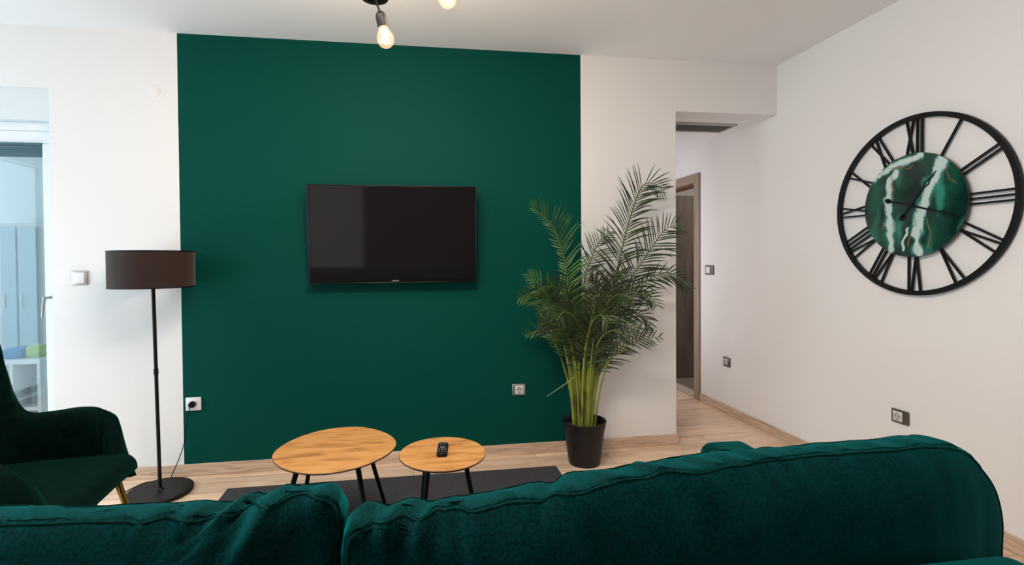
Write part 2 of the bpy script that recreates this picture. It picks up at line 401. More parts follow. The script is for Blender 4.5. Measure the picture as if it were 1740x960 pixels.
# low shelf with folded cloths
s = thing('low_shelf_unit', (-3.0, 4.3, 0), 'low white open shelf unit behind the balcony door glass', 'shelf')
MB().box(-3.35, -2.68, 4.05, 4.40, 0.545, 0.575, 0, 0.003).build('top', M_pvc, s)
MB().box(-3.33, -2.70, 4.07, 4.38, 0.20, 0.225, 0, 0.003).build('shelf', M_pvc, s)
for x in (-3.34, -2.89, -2.71):
    MB().box(x, x + 0.022, 4.06, 4.39, 0, 0.545).build('side_panel', M_pvc, s)
def cloth(name, cx, cy, cz, sx, sy, sz, m_, label):
    bm = bmesh.new(); bmesh.ops.create_cube(bm, size=1)
    bmesh.ops.subdivide_edges(bm, edges=bm.edges[:], cuts=7, use_grid_fill=True)
    for v in bm.verts:
        p = v.co.copy(); q = p.normalized() * 0.5
        p = p.lerp(q, 0.45)
        n_ = noise.noise(Vector((p.x * 5 + cx * 9, p.y * 5, p.z * 7))) * 0.10
        v.co = Vector((cx + p.x * sx * (1 + n_), cy + p.y * sy * (1 + n_), cz + (p.z + 0.5 * 0.80) * sz * (1 + n_)))
        if v.co.z < cz: v.co.z = cz
    o = MB(); o.addbm(bm); bm.free()
    ob = o.build(name, m_, None, True, 80)
    return tag(ob, label, 'cloth')
cloth('folded_towel', -2.925, 4.2, 0.575, 0.13, 0.18, 0.085, M_bluecloth, 'crumpled blue towel on the white shelf behind the balcony glass')
cloth('folded_towel', -2.80, 4.22, 0.575, 0.10, 0.16, 0.10, M_limecloth, 'pale lime towel on the white shelf, right of the blue one')
b = MB().lathe([(0.0, 0), (0.04, 0), (0.042, 0.12), (0.03, 0.15), (0.012, 0.165), (0.012, 0.19), (0.016, 0.19), (0.016, 0.205), (0, 0.205)], (-2.80, 4.2, 0.225), 24)
tag(b.build('spray_bottle', M_greycloth, None, True), 'grey plastic bottle inside the low white balcony shelf unit', 'bottle')

# window and terrace door in the left wall
for (nm, y0, y1, z0, z1) in (('window_2', -1.6, -0.2, 0.85, 2.15), ('window_3', 1.05, 2.85, 0.0, 2.25)):
    b = MB(); x0, x1 = XL - 0.13, XL - 0.06
    b.box(x0, x1, y0, y1, z0, z0 + 0.06).box(x0, x1, y0, y1, z1 - 0.06, z1).box(x0, x1, y0, y0 + 0.06, z0 + 0.06, z1 - 0.06).box(x0, x1, y1 - 0.06, y1, z0 + 0.06, z1 - 0.06)
    b.box(x0, x1, (y0 + y1) / 2 - 0.035, (y0 + y1) / 2 + 0.035, z0 + 0.06, z1 - 0.06)
    f = structure(b.build(nm, M_pvc))
    MB().box(XL - 0.1, XL - 0.094, y0 + 0.06, y1 - 0.06, z0 + 0.06, z1 - 0.06).build('pane', M_glass, f)

# ------------------------------------------------------------------ sofa
def catmull(pts, n, closed=False):
    pts = [Vector(p) for p in pts]; N = len(pts); out = []
    segs = N if closed else N - 1
    for i in range(segs):
        if closed: p0, p1, p2, p3 = pts[(i - 1) % N], pts[i], pts[(i + 1) % N], pts[(i + 2) % N]
        else: p0, p1, p2, p3 = pts[max(i - 1, 0)], pts[i], pts[i + 1], pts[min(i + 2, N - 1)]
        for k in range(n):
            t = k / n
            out.append(0.5 * ((2 * p1) + (p2 - p0) * t + (2 * p0 - 5 * p1 + 4 * p2 - p3) * t * t + (3 * p1 - p0 - 3 * p2 + p3) * t * t * t))
    if not closed: out.append(pts[-1].copy())
    return out
def resample(pts, n):
    L = [0.0]; P = pts + [pts[0]]
    for i in range(1, len(P)): L.append(L[-1] + (P[i] - P[i - 1]).length)
    out = []; j = 0
    for k in range(n):
        s = L[-1] * k / n
        while L[j + 1] < s: j += 1
        t = (s - L[j]) / max(L[j + 1] - L[j], 1e-9)
        out.append(P[j].lerp(P[j + 1], t))
    return out
def segdist(px, pz, fold):
    best = 9; tt = 0; N = len(fold) - 1
    for i in range(N):
        ax, az = fold[i]; bx, bz = fold[i + 1]
        dx, dz = bx - ax, bz - az
        t = max(0, min(1, ((px - ax) * dx + (pz - az) * dz) / (dx * dx + dz * dz)))
        d = math.hypot(px - ax - dx * t, pz - az - dz * t)
        if d < best: best = d; tt = (i + t) / N
    return best, tt
def cushion(name, outline, yc, parent, folds, topfolds, seed, dz=0.0, te=0.040, tc=0.150, nphi=520):
    outl = resample(catmull([(x, 0, z + (dz if z > 0.6 else 0)) for x, z in outline], 12, True), nphi)
    c = Vector((sum(p.x for p in outl) / nphi, 0, sum(p.z for p in outl) / nphi))
    prof = []                                                    # (rho, y) rear centre -> front centre
    for k in range(46):
        r_ = 0.03 + 0.95 * (k / 45)
        prof.append((r_, -(te / 2 + (tc - te) / 2 * (1 - r_ ** 3.2) ** 0.8)))
    seam1 = len(prof) - 1
    prof += [(0.986, -te / 2 + 0.002)]
    for k in range(1, 9):
        a = PI * k / 9
        prof.append((0.986 + 0.016 * math.sin(a), -te / 2 * math.cos(a)))
    prof += [(0.986, te / 2 - 0.002)]
    seam2 = len(prof)
    for k in range(22):
        r_ = 0.98 - 0.95 * (k / 21)
        prof.append((r_, (te / 2 + (tc - te) / 2 * (1 - r_ ** 3.2) ** 0.8)))
    vs = []; fs = []; n = nphi
    rings = []
    for (rho, y) in prof:
        for p in outl:
            q = c + (p - c) * rho; q = Vector((q.x, yc + y, q.z))
            edge = min(1.0, max(0.0, (rho - 0.2) / 0.5))
            d = 0.0
            if y < te / 2:
                for fo, wd, dp in folds:
                    ds, tt = segdist(q.x, q.z, fo)
                    d += 1.7 * dp * math.exp(-(ds / wd) ** 2) * (1 - 0.75 * tt) * (0.25 + 0.75 * (1 - abs(rho - 0.9) / 0.9 if rho < 0.9 else 1))
            nz = noise.noise(Vector((q.x * 5 + seed, y * 8, q.z * 5))) * 0.009 + noise.noise(Vector((q.x * 22 + seed, y * 20, q.z * 7))) * 0.0045 * edge
            if abs(y) <= te / 2 and rho > 0.95:
                # gathered boxing strip: small pleats that run across it, leaning
                pl = noise.noise(Vector((q.x * 30 + y * 22 + seed, q.z * 30, seed))) + 0.5 * noise.noise(Vector((q.x * 75 + y * 60 + seed, q.z * 60, seed)))
                q = q + (p - c).normalized() * (pl * 0.0060)
            # short gathers running down from the seam
            if rho < 0.99: nz += noise.noise(Vector((q.x * 32 + q.z * 6 + seed * 3, 0.3, q.z * 5))) * 0.0060 * math.exp(-((1 - rho) / 0.13) ** 2) * (0.5 + max(0, noise.noise(Vector((q.x * 4 + seed, 5, 1)))) * 2)
            q.y += -(d + nz) if y < 0 else nz
            for (tx, wd, dz_) in topfolds:
                k_ = math.exp(-((q.x - tx - (y * 0.6)) / wd) ** 2) * max(0, (q.z - (c.z + 0.12)) / 0.12)
                q.z += dz_ * min(1.0, k_ * 1.2)
            vs.append(q)
    P = len(prof)
    for i in range(P - 1):
        for k in range(n):
            fs.append((i * n + k, i * n + (k + 1) % n, (i + 1) * n + (k + 1) % n, (i + 1) * n + k))
    fs.append(tuple(range(n - 1, -1, -1))); fs.append(tuple((P - 1) * n + k for k in range(n)))
    b = MB().add(vs, fs)
    o = b.build(name, M_sofa, parent, True, 75)
    for si in (seam1, seam2):
        ring = [vs[si * n + k] for k in range(0, n, 2)]
        t = MB(); m2 = 8; N2 = len(ring); tv = []; tf = []
        for i, p in enumerate(ring):
            tg = (ring[(i + 1) % N2] - ring[i - 1]).normalized()
            a = Vector((0, 1, 0)); a = (a - tg * a.dot(tg)).normalized(); bb = tg.cross(a)
            for k in range(m2):
                an = 2 * PI * k / m2
                tv.append(p + (a * math.cos(an) + bb * math.sin(an)) * 0.0015)
        for i in range(N2):
            for k in range(m2):
                j = (i + 1) % N2
                tf.append((i * m2 + k, i * m2 + (k + 1) % m2, j * m2 + (k + 1) % m2, j * m2 + k))
        t.add(tv, tf)
        t.build('piping', M_pipe, o, True)
    return o

sofa = thing('sofa', (-0.1, 1.1, 0), 'large dark teal green fabric sofa seen from behind along the bottom of the room', 'sofa')
b = MB().box(-1.30, 1.185, 0.53, 0.655, 0.10, 0.62, 0, 0.04, 4).box(-1.20, 0.94, 0.52, 0.668, 0.30, 0.805, 0, 0.035, 5)
b.build('back_frame', M_sofa, sofa, True, 60)
b = MB().box(-1.10, 1.00, 0.64, 1.52, 0.10, 0.30, 0, 0.03, 4)
b.build('base', M_sofa, sofa, True, 60)
def softbox(name, x0, x1, y0, y1, z0, z1, bev, seed, amp=0.006, m_=None):
    bm = bmesh.new(); bmesh.ops.create_cube(bm, size=1.0)
    for v in bm.verts: v.co = Vector(((x0 + x1) / 2 + v.co.x * (x1 - x0), (y0 + y1) / 2 + v.co.y * (y1 - y0), (z0 + z1) / 2 + v.co.z * (z1 - z0)))
    bmesh.ops.bevel(bm, geom=bm.edges[:], offset=bev, segments=6, affect='EDGES', profile=0.5)
    bmesh.ops.subdivide_edges(bm, edges=[e for e in bm.edges if e.calc_length() > 0.08], cuts=14, use_grid_fill=True)
    for v in bm.verts:
        v.co.z += noise.noise(v.co * 4 + Vector((seed, 0, 0))) * amp
    o = MB(); o.addbm(bm); bm.free()
    return o.build(name, m_ or M_sofa, sofa, True, 70)
softbox('seat_cushion', -1.09, -0.055, 0.66, 1.55, 0.30, 0.45, 0.045, 3)
softbox('seat_cushion', -0.045, 0.99, 0.66, 1.55, 0.30, 0.45, 0.045, 8)
softbox('armrest', 1.00, 1.185, 0.62, 1.65, 0.10, 0.622, 0.045, 5, 0.010)
softbox('armrest', -1.30, -1.10, 0.62, 1.56, 0.10, 0.615, 0.075, 6, 0.012)
for (x, y) in ((-1.2, 0.62), (1.1, 0.62), (-1.2, 1.45), (1.1, 1.45)):
    MB().tube([(x, y, 0.11), (x, y, 0.0)], [0.025, 0.018], 16).build('leg', M_black, sofa)

right_out = [(-0.104, 0.86), (-0.100, 0.893), (-0.078, 0.907), (-0.034, 0.908), (0.044, 0.909), (0.12, 0.913), (0.19, 0.920), (0.225, 0.923), (0.248, 0.930), (0.35, 0.940),
             (0.484, 0.950), (0.664, 0.955), (0.80, 0.957), (0.885, 0.958), (0.938, 0.953), (0.972, 0.938), (0.997, 0.915), (1.026, 0.874), (1.042, 0.817), (1.044, 0.776), (1.040, 0.70),
             (1.01, 0.60), (0.985, 0.50), (0.93, 0.455), (0.6, 0.450), (0.2, 0.450), (-0.02, 0.455), (-0.085, 0.50), (-0.118, 0.62), (-0.116, 0.76)]
cushion('back_cushion', right_out, 0.762, sofa,
        [([(0.205, 0.94), (0.232, 0.86)], 0.020, -0.012), ([(0.235, 0.94), (0.27, 0.80)], 0.030, 0.012),
         ([(0.062, 0.92), (0.068, 0.80)], 0.012, -0.009), ([(0.085, 0.92), (0.09, 0.78)], 0.018, 0.008),
         ([(-0.01, 0.92), (-0.02, 0.84)], 0.012, -0.009), ([(0.012, 0.92), (0.005, 0.83)], 0.012, 0.010), ([(0.035, 0.92), (0.03, 0.85)], 0.009, -0.006),
         ([(-0.035, 0.92), (-0.05, 0.83)], 0.012, 0.010), ([(-0.058, 0.91), (-0.075, 0.85)], 0.010, -0.009), ([(-0.085, 0.90), (-0.09, 0.72)], 0.025, 0.012),
         ([(0.40, 0.94), (0.48, 0.72)], 0.02, -0.006), ([(0.45, 0.94), (0.55, 0.74)], 0.03, 0.006), ([(0.14, 0.93), (0.15, 0.85)], 0.012, -0.005)],
        [(-0.085, 0.012, 0.006), (-0.055, 0.010, -0.007), (-0.02, 0.012, 0.005), (0.012, 0.009, -0.006), (0.05, 0.014, 0.003), (0.21, 0.012, -0.006), (0.24, 0.02, 0.004)], 2.0, -0.011)
left_out = [(-0.104, 0.80), (-0.101, 0.87), (-0.102, 0.918), (-0.112, 0.934), (-0.131, 0.939), (-0.178, 0.937), (-0.208, 0.934), (-0.235, 0.927), (-0.253, 0.927), (-0.277, 0.922), (-0.30, 0.925), (-0.341, 0.927),
            (-0.408, 0.930), (-0.48, 0.934), (-0.559, 0.938), (-0.70, 0.941), (-0.90, 0.943), (-1.05, 0.94), (-1.12, 0.925), (-1.16, 0.86), (-1.17, 0.75),
            (-1.13, 0.60), (-1.09, 0.50), (-1.03, 0.455), (-0.7, 0.450), (-0.4, 0.450), (-0.2, 0.455), (-0.145, 0.50), (-0.118, 0.60), (-0.106, 0.70)]
cushion('back_cushion', left_out, 0.768, sofa,
        [([(-0.198, 0.945), (-0.205, 0.925), (-0.235, 0.87), (-0.25, 0.84)], 0.011, 0.016), ([(-0.225, 0.94), (-0.245, 0.90), (-0.27, 0.85)], 0.014, -0.013),
         ([(-0.262, 0.93), (-0.27, 0.89)], 0.012, 0.008), ([(-0.285, 0.93), (-0.29, 0.89)], 0.010, -0.007), ([(-0.315, 0.93), (-0.315, 0.89)], 0.010, 0.007), ([(-0.34, 0.93), (-0.34, 0.89)], 0.009, -0.006),
         ([(-0.37, 0.93), (-0.37, 0.88)], 0.010, 0.007), ([(-0.135, 0.94), (-0.15, 0.88)], 0.016, 0.010), ([(-0.165, 0.93), (-0.19, 0.80)], 0.03, -0.012)],
        [(-0.205, 0.012, 0.005), (-0.235, 0.010, -0.006), (-0.255, 0.009, 0.005), (-0.28, 0.010, -0.005), (-0.13, 0.02, 0.004)], 11.0, -0.008)

# ------------------------------------------------------------------ armchair
ach = thing('armchair', (-1.47, 1.96, 0), 'dark green velvet armchair with brass legs in front of the balcony door', 'armchair')
# U-shaped shell: path of (x, y) from far arm front round the back to the near arm front, with top heights
path = [(-1.240, 2.19, 0.49), (-1.228, 2.235, 0.62), (-1.252, 2.257, 0.670), (-1.325, 2.262, 0.682), (-1.42, 2.268, 0.672), (-1.505, 2.27, 0.672), (-1.548, 2.265, 0.72), (-1.58, 2.25, 0.86), (-1.615, 2.22, 1.02), (-1.69, 2.14, 1.14),
        (-1.74, 2.04, 1.18), (-1.75, 1.96, 1.185)]
full = path + [(x, 3.92 - y, z) for (x, y, z) in path[-2::-1]]
pc = catmull(full, 8)
nS = len(pc); th = 0.038; vs = []; fs = []; ring = []
for i, p in enumerate(pc):
    a_ = pc[max(i - 1, 0)]; c_ = pc[min(i + 1, nS - 1)]
    tg = Vector((c_.x - a_.x, c_.y - a_.y, 0)).normalized(); nrm = Vector((-tg.y, tg.x, 0))
    # nrm points inwards or outwards consistently
    top = p.z; bot = 0.27 + 0.155 * max(0.0, 1 - min(i, nS - 1 - i) / 26.0)
    endk = min(i, nS - 1 - i) / 10.0; thk = th * (0.72 + 0.28 * min(1, endk))
    sec = []
    lean = 0.10 * max(0, top - 0.45)
    for k in range(15):                                       # outer side from the bottom up, over the rounded top, down the inner side
        u = k / 14
        if u < 0.4: z = bot + (top - th - bot) * (u / 0.4); o_ = 1
        elif u <= 0.6:
            an = PI * (u - 0.4) / 0.2; z = top - th + th * math.sin(an); o_ = math.cos(an)
        else: z = bot + (top - th - bot) * ((1 - u) / 0.4); o_ = -1
        ht = (z - bot) / 0.6
        inn = -0.06 * (1 - min(1, ht * 1.4)) ** 2                # shell tucks in towards the bottom
        q = Vector((p.x, p.y, 0)) - nrm * (o_ * thk * -1 + inn * -1 + lean * ht * -0.6)
        sec.append((q.x, q.y, z))
    ring.append(sec)
M = 15
for s_ in ring: vs += s_
for i in range(nS - 1):
    for k in range(M):
        fs.append((i * M + k, i * M + (k + 1) % M, (i + 1) * M + (k + 1) % M, (i + 1) * M + k))
fs.append(tuple(range(M))); fs.append(tuple((nS - 1) * M + k for k in range(M)))
MB().add(vs, fs).build('shell', M_velvet, ach, True, 70)
bm = bmesh.new(); bmesh.ops.create_cube(bm, size=1.0)
for v in bm.verts: v.co = Vector((-1.430 + v.co.x * 0.66, 1.935 + v.co.y * 0.61, 0.410 + v.co.z * 0.15))
bmesh.ops.bevel(bm, geom=bm.edges[:], offset=0.06, segments=7, affect='EDGES', profile=0.5)
bmesh.ops.subdivide_edges(bm, edges=[e for e in bm.edges if e.calc_length() > 0.1], cuts=10, use_grid_fill=True)
for v in bm.verts:
    x, y, z = v.co
    if z > 0.43: v.co.z += 0.02 * (1 - ((x + 1.39) / 0.33) ** 2) * (1 - ((y - 1.96) / 0.3) ** 2)
    v.co.z += (x + 1.39) * 0.02
    v.co.z += noise.noise(v.co * 5) * 0.004
    if z < 0.42 and x > -1.43: v.co.x -= 0.15 * (0.42 - z) / 0.09 * (x + 1.43) / 0.33
b = MB(); b.addbm(bm); bm.free(); b.build('seat', M_velvet, ach, True, 70)
b = MB().box(-1.70, -1.24, 1.72, 2.20, 0.285, 0.35, 0, 0.02, 3); b.build('seat_base', M_velvet, ach, True, 60)
for (x, y, fx, fy) in ((-1.145, 2.13, -1.06, 2.17), (-1.145, 1.76, -1.06, 1.72), (-1.64, 2.17, -1.70, 2.21), (-1.64, 1.75, -1.70, 1.71)):
    MB().tube([(x, y, 0.40 if fx > -1.3 else 0.30), (fx, fy, 0.0)], [0.0125, 0.008], 18).build('leg', M_brass, ach, True)

ach.rotation_euler = (0, 0, R(5))

# ------------------------------------------------------------------ floor lamp
LX, LY = -1.385, 2.965
lamp = thing('floor_lamp', (LX, LY, 0), 'black floor lamp with drum shade on a round base by the green wall', 'floor lamp')
MB().lathe([(0.0, 0), (0.158, 0), (0.162, 0.003), (0.162, 0.019), (0.158, 0.023), (0.02, 0.025), (0.014, 0.034), (0.0, 0.034)], (LX, LY, 0), 72).build('base', M_black, lamp, True)
MB().tube([(LX, LY, 0.03), (LX - 0.009, LY, 0.60), (LX - 0.018, LY, 1.22)], 0.0095, 18).tube([(LX - 0.010, LY, 0.66), (LX - 0.0105, LY, 0.69)], 0.0118, 18).build('pole', M_black, lamp, True)
SX = LX - 0.019
M_shade = bpy.data.materials.new('dark_lamp_shade'); M_shade.use_nodes = True
nt = M_shade.node_tree; p_ = nt.nodes['Principled BSDF']; p_.inputs['Base Color'].default_value = (0.035, 0.020, 0.016, 1); p_.inputs['Roughness'].default_value = 0.8
p_.inputs['Sheen Weight'].default_value = 0.25; bump(M_shade, 600, 0.4, 0.001)
tl = node(nt, 'ShaderNodeBsdfTranslucent'); tl.inputs[0].default_value = (0.30, 0.11, 0.06, 1)
ms = node(nt, 'ShaderNodeMixShader'); ms.inputs[0].default_value = 0.42
nt.links.new(p_.outputs[0], ms.inputs[1]); nt.links.new(tl.outputs[0], ms.inputs[2]); nt.links.new(ms.outputs[0], nt.nodes['Material Output'].inputs[0])
R0 = 0.204
shade = MB().lathe([(R0, 1.140), (R0, 1.336), (R0 - 0.0025, 1.336), (R0 - 0.0025, 1.140)], (SX, LY, 0), 80, close=True).build('lamp_shade', M_shade, lamp, True)
for z in (1.138, 1.332):
    MB().lathe([(R0 - 0.003, z), (R0 + 0.0012, z), (R0 + 0.0012, z + 0.006), (R0 - 0.003, z + 0.006)], (SX, LY, 0), 80, close=True).build('rim', M_black, shade, True)
b = MB()
for k in range(3):
    a = 2 * PI * k / 3 + 0.4
    b.tube([(SX, LY, 1.20), (SX + 0.2 * math.cos(a), LY + 0.2 * math.sin(a), 1.145)], 0.0018, 8)
b.build('shade_spider', M_black, lamp)
MB().lathe([(0, 1.20), (0.018, 1.20), (0.018, 1.25), (0.0, 1.25)], (SX, LY, 0), 24).build('lamp_socket', M_black, lamp, True)
MB().lathe([(0.012, 1.25), (0.028, 1.275), (0.03, 1.29), (0.02, 1.315), (0.0, 1.322)], (SX, LY, 0), 24).build('bulb', M_whitepl, lamp, True)
# power cord from the wall socket to the base
cord = catmull([(-1.294, 3.135, 0.425), (-1.304, 3.125, 0.37), (-1.322, 3.135, 0.29), (-1.333, 3.14, 0.21), (-1.358, 3.125, 0.12), (-1.385, 3.12, 0.055), (-1.41, 3.13, 0.012), (-1.46, 3.12, 0.006), (-1.41, 3.148, 0.006), (-1.36, 3.14, 0.006)], 10)
MB().tube(cord, 0.0026, 8).build('power_cord', M_black, lamp, True)
cord2 = catmull([(-1.55, 2.95, 0.005), (-1.57, 2.97, 0.006), (-1.575, 3.02, 0.006), (-1.53, 3.11, 0.006), (-1.46, 3.12, 0.006)], 8)
MB().tube(cord2, 0.0032, 8).build('power_cord', M_black, lamp, True)
MB().lathe([(0.0, 0), (0.019, 0), (0.019, 0.018), (0.012, 0.032), (0.0, 0.034)], (-1.294, 3.168, 0.432), 24, axis=(0, -1, 0)).build('plug', M_blackgloss, lamp, True)

# ------------------------------------------------------------------ television
tv = thing('television', (-0.105, 3.12, 1.14), 'flat black wall-mounted television in the middle of the green wall', 'television')
TV_TILT = R(3.4)
tx0, tx1, tz0, tz1 = -0.607, 0.400, 1.143, 1.728
b = MB().box(tx0, tx1, 3.105, 3.140, tz0, tz1, 0, 0.004, 3)
b.build('body', M_blackgloss, tv, True, 50)
b = MB().box(tx0, tx1, 3.098, 3.106, tz1 - 0.013, tz1).box(tx0, tx1, 3.098, 3.106, tz0, tz0 + 0.020).box(tx0, tx0 + 0.012, 3.098, 3.106, tz0 + 0.02, tz1 - 0.013).box(tx1 - 0.012, tx1, 3.098, 3.106, tz0 + 0.02, tz1 - 0.013)
bez = b.build('bezel', M_blackgloss, tv)
b = MB().tube([(tx0, 3.100, tz1), (tx1, 3.100, tz1)], 0.0035, 12).tube([(tx0, 3.100, tz0), (tx0, 3.100, tz1)], 0.003, 12).tube([(tx1, 3.100, tz0), (tx1, 3.100, tz1)], 0.003, 12).tube([(tx0, 3.100, tz0), (tx1, 3.100, tz0)], 0.0025, 12)
b.build('trim', mat('bezel_trim', (0.02, 0.018, 0.017), 0.12, 0.6), tv, True)
MB().box(tx0 + 0.012, tx1 - 0.012, 3.102, 3.106, tz0 + 0.020, tz1 - 0.013).build('screen', M_screen, tv)
MB().box(-0.28, 0.08, 3.138, 3.1815, 1.30, 1.58).build('wall_bracket', M_black, tv)
def text_mesh(name, body, size, loc, m_, parent, ext=0.0005):
    cu = bpy.data.curves.new(name, 'FONT'); cu.body = body; cu.size = size; cu.extrude = ext; cu.align_x = 'CENTER'; cu.align_y = 'CENTER'; cu.space_character = 1.1
    to = bpy.data.objects.new(name + '_curve', cu); col.objects.link(to)
    to.rotation_euler = (R(90), 0, 0); to.location = loc
    bpy.context.view_layer.update()
    dg = bpy.context.evaluated_depsgraph_get()
    me = bpy.data.meshes.new_from_object(to.evaluated_get(dg))
    me.transform(to.matrix_world); me.materials.clear(); me.materials.append(m_)
    bpy.data.objects.remove(to); bpy.data.curves.remove(cu)
    o = bpy.data.objects.new(name, me); col.objects.link(o); o.parent = parent; o.location = -Vector(parent.location)
    return o
text_mesh('logo', 'SAMSUNG', 0.0088, (-0.098, 3.0975, tz0 + 0.0105), mat('silver_lettering', (0.6, 0.6, 0.6), 0.35), tv)

tv.rotation_euler = (TV_TILT, 0, 0)

# ------------------------------------------------------------------ sockets and switches (each on the far wall or on the right wall)
M_well = mat('socket_well_grey', (0.50, 0.49, 0.48), 0.4)
def fixture(name, kind, pos, side, frame_m, label, cat, w=0.085, h=0.080, group=None, insw=0.052, sh=0.0):
    t = thing(name, pos, label, cat, group)
    x, y, z = pos
    def P(a, d, c):                                             # a along the wall, d out of it, c up
        return (x + a, y - d, z + c) if side == 'far' else (x - d, y - a, z + c)
    def bx(mb, a0, a1, d0, d1, c0, c1, bev=0.002, mi=0):
        p, q = P(a0, d0, c0), P(a1, d1, c1)
        mb.box(min(p[0], q[0]), max(p[0], q[0]), min(p[1], q[1]), max(p[1], q[1]), min(p[2], q[2]), max(p[2], q[2]), mi, bev)
        return mb
    bx(MB(), -w / 2, w / 2, 0, 0.009, -h / 2, h / 2, 0.003).build('cover_frame', frame_m, t, True, 50)
    out = Vector(P(0, 1, 0)) - Vector(P(0, 0, 0))
    s = insw / 2
    if kind == 'socket':
        ins = bx(MB(), sh - s, sh + s, 0.008, 0.0115, -s, s, 0.0015)
        ins = ins.build('insert', M_whitepl, t, True, 50)
        MB().lathe([(0.0215, 0), (0.0215, 0.0035), (0.0195, 0.0035), (0.0185, 0.0012), (0.0, 0.0012)], P(sh, 0.0105, 0), 40, axis=out).build('socket_well', M_well, t, True)
        for a in (-0.0095, 0.0095):
            MB().lathe([(0.0, 0), (0.0032, 0), (0.0032, 0.0004), (0, 0.0004)], P(sh + a, 0.0119, 0), 14, axis=out).build('pin_hole', M_hole, t)
        for c_ in (-0.0165, 0.0165):
            bx(MB(), sh - 0.0035, sh + 0.0035, 0.0113, 0.0145, c_ - 0.002, c_ + 0.002, 0.0005).build('earth_clip', M_silver, t)
    elif kind == 'switch':
        bx(MB(), sh - s, sh + s, 0.008, 0.013, -s, s, 0.003).build('rocker', M_whitepl, t, True, 50)
    return t
fixture('wall_socket', 'socket', (-1.293, D, 0.431), 'far', M_whitepl, 'white wall socket with the black lamp plug in it, at the green edge', 'socket', 0.086, 0.078)
fixture('wall_socket', 'socket', (0.685, D, 0.427), 'far', M_silver, 'silver-framed wall socket on the green wall left of the palm', 'socket', 0.086, 0.073, insw=0.052, sh=0.003)
fixture('wall_socket', 'socket', (XR, 2.276, 0.429), 'right', M_bronze, 'dark-framed wall socket on the right wall just above the sofa', 'socket', 0.094, 0.072, insw=0.050, sh=-0.011)
fixture('wall_socket', 'socket', (XR, 3.742, 0.427), 'right', M_bronze, 'small dark-framed socket low on the wall of the hallway', 'socket', 0.088, 0.078, insw=0.048, sh=-0.008)
fixture('light_switch', 'switch', (XR, 3.98, 1.175), 'right', M_bronze, 'dark-framed light switch with white rocker beside the hallway door', 'switch', 0.120, 0.080, insw=0.056, sh=-0.016)
lsw = fixture('light_switch', 'switch', (-1.893, D, 1.19), 'far', M_silver, 'white light switch on the white wall between balcony door and floor lamp', 'switch', 0.090, 0.080, insw=0.062)
t = MB().lathe([(0.0, 0.003), (0.031, 0.0028), (0.034, 0.0015), (0.035, 0)], (-1.48, D, 2.281), 40, axis=(0, -1, 0)).build('round_cover_cap', M_white, None, True)
tag(t, 'small round white blank cap high on the wall left of the green paint', 'cover cap')

# ------------------------------------------------------------------ rug
b = MB().box(-1.03, 0.866, 1.25, 2.95, 0.0, 0.009, 0, 0.003)
tag(b.build('area_rug', M_rug), 'flat charcoal grey rug under the two wooden tables', 'rug')

# ------------------------------------------------------------------ tables
RZ = 0.009
def ring_outline(pts, n, smooth=6):
    pts = resample([Vector((x, y, 0)) for x, y in pts], n)
    for _ in range(smooth):
        pts = [(pts[i - 1] + pts[i] * 2 + pts[(i + 1) % n]) / 4 for i in range(n)]
    return pts
def table(name, label, outline, zt, legs, thick=0.012):
    cx = sum(p.x for p in outline) / len(outline); cy = sum(p.y for p in outline) / len(outline)
    t = thing(name, (cx, cy, RZ), label, 'coffee table')
    n = len(outline)
    def ringv(s, z): return [(cx + (p.x - cx) * s, cy + (p.y - cy) * s, z) for p in outline]
    b = MB(); vs = ringv(0.995, zt - 0.0015) + ringv(0.992, zt)
    b.add(vs, [(i, (i + 1) % n, n + (i + 1) % n, n + i) for i in range(n)] + [tuple(range(n, 2 * n)), tuple(range(n - 1, -1, -1))])
    b.build('table_top', M_top, t, True, 30)
    b = MB(); vs = ringv(0.955, zt - thick) + ringv(0.997, zt - thick + 0.005) + ringv(1.0, zt - 0.003) + ringv(0.995, zt - 0.0012)
    fs = []
    for k in range(3): fs += [(k * n + i, k * n + (i + 1) % n, (k + 1) * n + (i + 1) % n, (k + 1) * n + i) for i in range(n)]
    b.add(vs, fs + [tuple(range(n - 1, -1, -1)), tuple(range(3 * n, 4 * n))]).build('edge_band', M_edge, t, True, 30)
    for (ax, ay, fx, fy) in legs:
        MB().tube([(ax, ay, zt - thick + 0.001), (fx, fy, RZ + 0.0025)], [0.0115, 0.008], 16).build('leg', M_black, t, True)
        MB().lathe([(0, 0), (0.03, 0), (0.03, 0.003), (0, 0.003)], (ax, ay, zt - thick - 0.003), 20).build('leg_plate', M_black, t)
    return t
T1 = [(-0.601, 2.211), (-0.601, 2.28), (-0.568, 2.379), (-0.514, 2.46), (-0.43, 2.525), (-0.335, 2.55), (-0.25, 2.535), (-0.162, 2.469), (-0.101, 2.383), (-0.071, 2.305), (-0.069, 2.24), (-0.096, 2.164), (-0.139, 2.097), (-0.19, 2.043), (-0.265, 2.003), (-0.34, 1.986), (-0.399, 1.991), (-0.463, 2.023), (-0.518, 2.064), (-0.562, 2.123), (-0.591, 2.181)]
table('coffee_table', 'larger round coffee table with oak top and slim black legs', ring_outline(T1, 120, 22), 0.45,
      [(-0.235, 2.13, -0.155, 2.055), (-0.225, 2.40, -0.13, 2.52), (-0.47, 2.15, -0.585, 2.08), (-0.455, 2.40, -0.55, 2.52)])
T2 = [(0.124 + 0.184 * math.cos(2 * PI * k / 96), 2.128 + 0.190 * math.sin(2 * PI * k / 96)) for k in range(96)]
table('coffee_table', 'smaller round oak-topped coffee table with the remote control on it', [Vector((x, y, 0)) for x, y in T2], 0.45,
      [(0.215, 2.125, 0.295, 2.12), (0.06, 2.21, 0.022, 2.27), (0.06, 2.04, 0.012, 1.975)])

